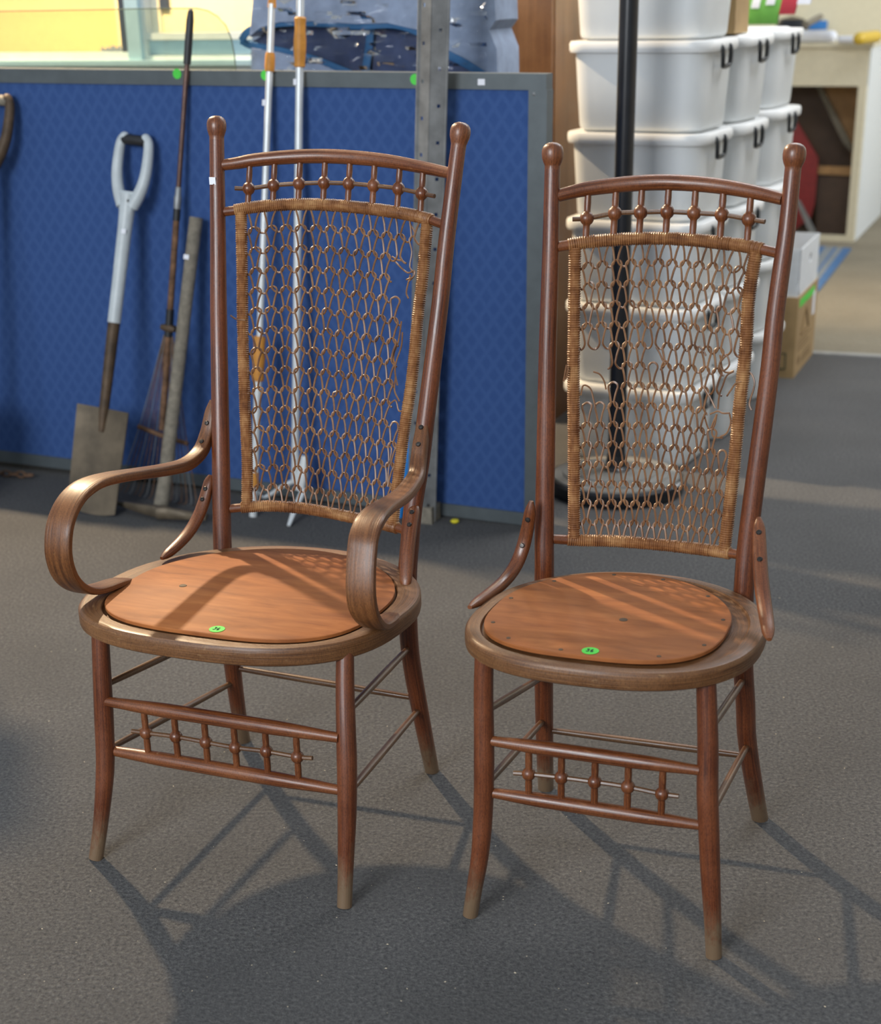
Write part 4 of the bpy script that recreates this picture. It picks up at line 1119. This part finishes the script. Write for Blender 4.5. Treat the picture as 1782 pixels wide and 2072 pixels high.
# right side with its round hand hole
mb = MB(); yc2, zc2, rh = .225, .105, .018; an = np.linspace(0, 2 * np.pi, 24, endpoint=False); V = []; F = []
def sq(t):
    c, s = math.cos(t), math.sin(t); k = min((.197 if c > 0 else .217) / max(abs(c), 1e-6), (wh - zc2 if s > 0 else zc2) / max(abs(s), 1e-6))
    yy = yc2 + c * k; return (min(max(yy, y0), y1), zc2 + s * k)
for k in (x1 - wt, x1):
    V += [(k, yc2 + rh * math.cos(t), zc2 + rh * math.sin(t)) for t in an]; V += [(k, *sq(t)) for t in an]
n = len(an)
for i in range(n):
    j = (i + 1) % n
    F += [(i, n + i, n + j, j), (2 * n + i, 2 * n + j, 3 * n + j, 3 * n + i), (i, j, 2 * n + j, 2 * n + i), (n + i, 3 * n + i, 3 * n + j, n + j)]
obj('side', mb.add(V, F), M['whitecard'], wb, smooth=False)
tag(obj('cable_coil', tube(catmull([(.05 * math.cos(t) * (1 + .1 * math.sin(3 * t)), .08 * math.sin(t), .02 + .006 * t) for t in np.linspace(0, 12, 30)], 2), .008, 8), M['lampblack'],
        loc=Frame(bc[0], bc[1], CY).wor((-.14, .2, BHh + .10)), rot=(.2, .1, 0)), 'dark coiled cable lying in the open white archive box', 'cable')
tag(obj('packing_sheet', box(-.265, -.02, .03, .385, 0, .085), M['darkboard'], loc=(bc[0], bc[1], BHh + .005), rot=(0, 0, CY), smooth=False), 'dark brown packing filling the bottom of the archive box', 'packing')  # plain dark brown block in the lower part of the box

# ------------------------------------------------------------------ cream desk in the far corner with clutter on it
DK = onz(1726, 491); DYAW = -.39; df = Frame(DK[0], DK[1], DYAW)
dk = thing('cream_desk', 'cream painted desk with open knee space in the far right corner', 'desk', DK, DYAW)
zA, zT = .79, 1.0
obj('apron', box(-1.15, 0, 0, .02, zA, zT - .02), M['cream'], dk, smooth=False)
obj('top', box(-1.18, .02, -.02, 1.15, zT - .02, zT), M['cream'], dk, smooth=False)
obj('corner_post', box(-.042, 0, 0, .04, 0, zA), M['cream'], dk, smooth=False)
obj('bottom_rail', box(-1.15, -.042, 0, .03, .0, .035), M['cream'], dk, smooth=False)
obj('side_panel', box(-.012, .004, .04, 1.13, 0, zT - .02), M['offwhite'], dk, smooth=False)  # bluish daylight on this side is put into the off-white colour
obj('side_panel', box(-1.15, -1.13, .04, 1.13, 0, zT - .02), M['offwhite'], dk, smooth=False)
def inside(name, label, cat, px, off, th, m):
    n = df.R @ np.array([0, 1., 0]); P = [df.loc(onplane(u, v, DK + n * off, n)) for u, v in px]
    k = len(P); V = [(p[0], p[1] + d, max(p[2], .0)) for d in (0, th) for p in P]
    F = [list(range(k)), list(range(2 * k - 1, k - 1, -1))] + [(i, k + i, k + (i + 1) % k, (i + 1) % k) for i in range(k)]
    return tag(obj(name, MB().add(V, F), m, loc=DK, rot=(0, 0, DYAW), smooth=False), label, cat)
inside('dark_brown_board', 'dark brown board leaning inside the cream desk knee space', 'board', [(1560, 500), (1590, 160), (1760, 150), (1735, 500)], .42, .02, M['darkboard'])
inside('plywood_offcut', 'orange brown plywood offcut at the upper right of the desk knee space', 'board', [(1652, 160), (1750, 160), (1726, 500), (1718, 500), (1722, 296), (1706, 276)], .34, .02, M['orangewood'])
inside('timber_strip', 'pale timber strip leaning diagonally across the plywood offcut', 'timber', [(1648, 170), (1659, 170), (1722, 292), (1722, 308), (1704, 288)], .30, .02, M['tips'])
inside('brown_wooden_box', 'brown wooden box standing low in the desk knee space', 'box', [(1652, 352), (1727, 352), (1716, 495), (1650, 490)], .16, .02, M['darkboard'])
inside('drawer_edge_strip', 'orange timber batten along the top of the brown wooden box', 'timber', [(1654, 336), (1729, 338), (1727, 356), (1652, 352)], .14, .02, M['orangewood'])
inside('red_board', 'dark red board standing between the tubs and the desk knee space', 'board', [(1590, 240), (1612, 246), (1655, 320), (1648, 410), (1640, 440), (1590, 480)], .10, .02, M['red'])
inside('silver_strut', 'pale metal strut leaning beside the archive box', 'strut', [(1606, 400), (1618, 408), (1650, 470), (1640, 478)], -.02, .02, M['steel'])
# rug with a blue border
q = [onz(u, v) for u, v in ((1632, 500), (1722, 506), (1655, 592), (1560, 600))]
rg = thing('striped_rug', 'grey striped rug with blue border on the beige floor', 'rug', q[3])
def lerp2(s, t): return (q[3] * (1 - s) + q[2] * s) * (1 - t) + (q[0] * (1 - s) + q[1] * s) * t - q[3]
for i, (a_, b_, m) in enumerate(((0, .3, 'ruggrey'), (.3, .42, 'rugblue'), (.42, .62, 'ruggrey'), (.62, .68, 'rugblue'), (.68, .82, 'ruggrey'), (.82, 1., 'rugblue'))):
    V = [lerp2(s, t) + np.array([0, 0, h]) for h in (.0034, .010) for s, t in ((a_, 0), (b_, 0), (b_, 1), (a_, 1))]
    obj('stripe', MB().add(V, [(3, 2, 1, 0), (4, 5, 6, 7), (0, 1, 5, 4), (1, 2, 6, 5), (2, 3, 7, 6), (3, 0, 4, 7)]), M[m], rg, smooth=False)
# clutter along the desk top
def on_desk(u, v, h=0.): return onz(u, v, zT + h)
def cap(name, label, cat, a, b, r, m, n=14, flat=1.):
    A, B = on_desk(*a, r), on_desk(*b, r); o = tube(catmull([A, (A + B) / 2, B], 4), r, n, round_ends=3)
    return tag(obj(name, o, m), label, cat)
cap('white_roll', 'white rolled cloth lying at the front of the cream desk', 'cloth', (1622, 74), (1682, 74), .030, M['tag'])
cap('small_white_roll', 'short white rolled paper beside the amber tool on the desk', 'paper', (1700, 80), (1734, 80), .018, M['tag'])
cap('amber_tool', 'black and amber tool at the right end of the cream desk', 'tool', (1738, 78), (1772, 74), .030, M['toolyellow'])
tag(obj('blue_box', rbox(.06, .04, 0, .055, .01, .003), M['bluepl'], loc=on_desk(1652, 60)), 'small blue box among the desk clutter', 'box')
tag(obj('white_tray', rbox(.16, .10, 0, .03, .02, .004), M['tag'], loc=on_desk(1712, 50)), 'flat white tray at the back of the cream desk', 'tray')
tag(obj('amber_tin', rbox(.05, .05, 0, .05, .01, .003), M['toolyellow'], loc=on_desk(1762, 56)), 'dull amber tin at the back of the desk clutter', 'tin')
tag(obj('dark_bag', lathe([(.0001, 0), (.09, .0), (.10, .04), (.07, .09), (.0001, .11)], (0, 0, 0), (0, 0, 1), 14), M['lampblack'], loc=on_desk(1600, 72)), 'black bag slumped on the desk beside the top tub', 'bag')
A, B = on_desk(1630, 50, .10), on_desk(1660, 34, .12)
tag(obj('timber_batten', tube([A, B], .018, 4), M['tips'], smooth=False), 'brown timber batten lying slantwise on the cream desk', 'timber')
A = on_desk(1696, 46); 
tag(obj('dark_stand', lathe([(.0001, 0), (.05, 0), (.05, .01), (.014, .016), (.013, .6), (.0001, .6)], (0, 0, 0), (0, 0, 1), 14), M['socket'], loc=A), 'thin dark brown upright stand on the cream desk', 'stand')
# shopping bag on the right hand tub stack
bgp = onplane(1618, 50, onz(1515, 818) + bk_ * .1, bk_)
sb = thing('shopping_bag', 'green shopping bag with white letter blocks and a red stripe on the right tub stack', 'bag', (bgp[0], bgp[1], TH_ * 5 + .004), TY)
sb.location = onz(1612, 44, TH_ * 5 + .01); sb.location.z = TH_ * 5 + .004
sb.location = Vector(sb.location) + Vector((-.10, .04, 0))
def bagpart(name, x0, x1, z0, z1, m, d=0.):
    g = 8; V = []; F = []
    for k in (0, 1):
        for j in range(g + 1):
            for i in range(g + 1):
                s, t = i / g, j / g; x = x0 + (x1 - x0) * s; z = z0 + (z1 - z0) * t
                y = -.02 - .03 * math.sin(math.pi * (x + .12) / .26) * math.sin(math.pi * min(max((z + .02) / .22, 0), 1)) - d
                V.append((x + z * .25, y if k == 0 else y + (.012 if d == 0 else .001), z))
    W = g + 1; S = W * W
    for j in range(g):
        for i in range(g): q_ = j * W + i; F += [(q_, q_ + 1, q_ + W + 1, q_ + W), (S + q_, S + q_ + W, S + q_ + W + 1, S + q_ + 1)]
    return obj(name, MB().add(V, F), m, sb)
bagpart('body', -.10, .05, 0, .20, M['baggreen']); bagpart('red_stripe', .05, .10, .03, .20, M['bagred']); bagpart('white_edge', .10, .14, .06, .20, M['tag'])
for x, z in ((-.05, .05), (.0, .06), (-.05, .11), (.0, .12)): bagpart('letter_block', x, x + .03, z, z + .035, M['tag'], .003)
hp = catmull([(-.20, -.02, .02), (-.14, -.03, .06), (-.06, -.02, .08), (.0, -.03, .05)], 5); obj('handle', ribbon(hp, np.array([0, 1., 0]), [.03] * 16, [.005] * 16), M['baggreen'], sb)
# brown carton wedged between the stacks
cx_ = onplane(1472, 60, tc + bk_ * .33, bk_)
tag(obj('brown_carton', box(-.10, .02, 0, .12, 0, .13), M['cardboard'], loc=(cx_[0], cx_[1] + .0, 5 * (TH_ + .0006) + .002), rot=(0, 0, TY), smooth=False), 'small brown carton on the middle tub stack', 'carton')

# ------------------------------------------------------------------ far walls
struct(obj('wall_far', box(-6, 8, 0, .1, 0, 3.2), M['wallcream'], loc=(0, 11.2, 0), rot=(0, 0, -.12), smooth=False))
struct(obj('wall_right', box(-.1, 0, -6, 12, 0, 3.2), M['wallgrey'], loc=(5.2, 0, 0), smooth=False))

# ------------------------------------------------------------------ crumbs on the carpet
mb = MB()
for i in range(150):
    u, v = RNG.uniform(-20, 1800), RNG.uniform(1090, 2090); p = onz(u, v); s = RNG.uniform(.0008, .0024); a = RNG.uniform(0, 6.28)
    d = np.array([math.cos(a), math.sin(a), 0]); e = np.array([-d[1], d[0], 0]) * .6; up = np.array([0, 0, .6])
    mb.add([p + d * s, p + e * s, p - d * s, p - e * s, p + up * s], [(0, 1, 4), (1, 2, 4), (2, 3, 4), (3, 0, 4)])
cr = obj('carpet_crumbs', mb, M['crumb'], smooth=False); cr['kind'] = 'stuff'
tag(cr, 'pale crumbs and lint scattered over the grey carpet', 'crumbs')

# ------------------------------------------------------------------ added object, unseen left of the view, only there to cast a soft shadow
S = onz(-22, 1590); LP = np.array([-1.8, 5.4, 3.1]); W = S + (LP - S) * (1.62 / 3.1)
pd = thing('standard_lamp', 'unlit standard lamp with a small drum shade, left of the armchair outside the photo', 'lamp', (W[0], W[1], 0))
obj('shade', lathe([(.030, 1.70), (.036, 1.695), (.052, 1.54), (.049, 1.535)], (0, 0, 0), (0, 0, 1), 28), M['whitecard'], pd)
obj('column', lathe([(.02, .02), (.012, .05), (.012, 1.60), (.0001, 1.60)], (0, 0, 0), (0, 0, 1), 14), M['wood'], pd)
obj('base', lathe([(.0001, 0), (.085, 0), (.09, .01), (.07, .022), (.02, .03), (.0001, .03)], (0, 0, 0), (0, 0, 1), 28), M['wood'], pd)
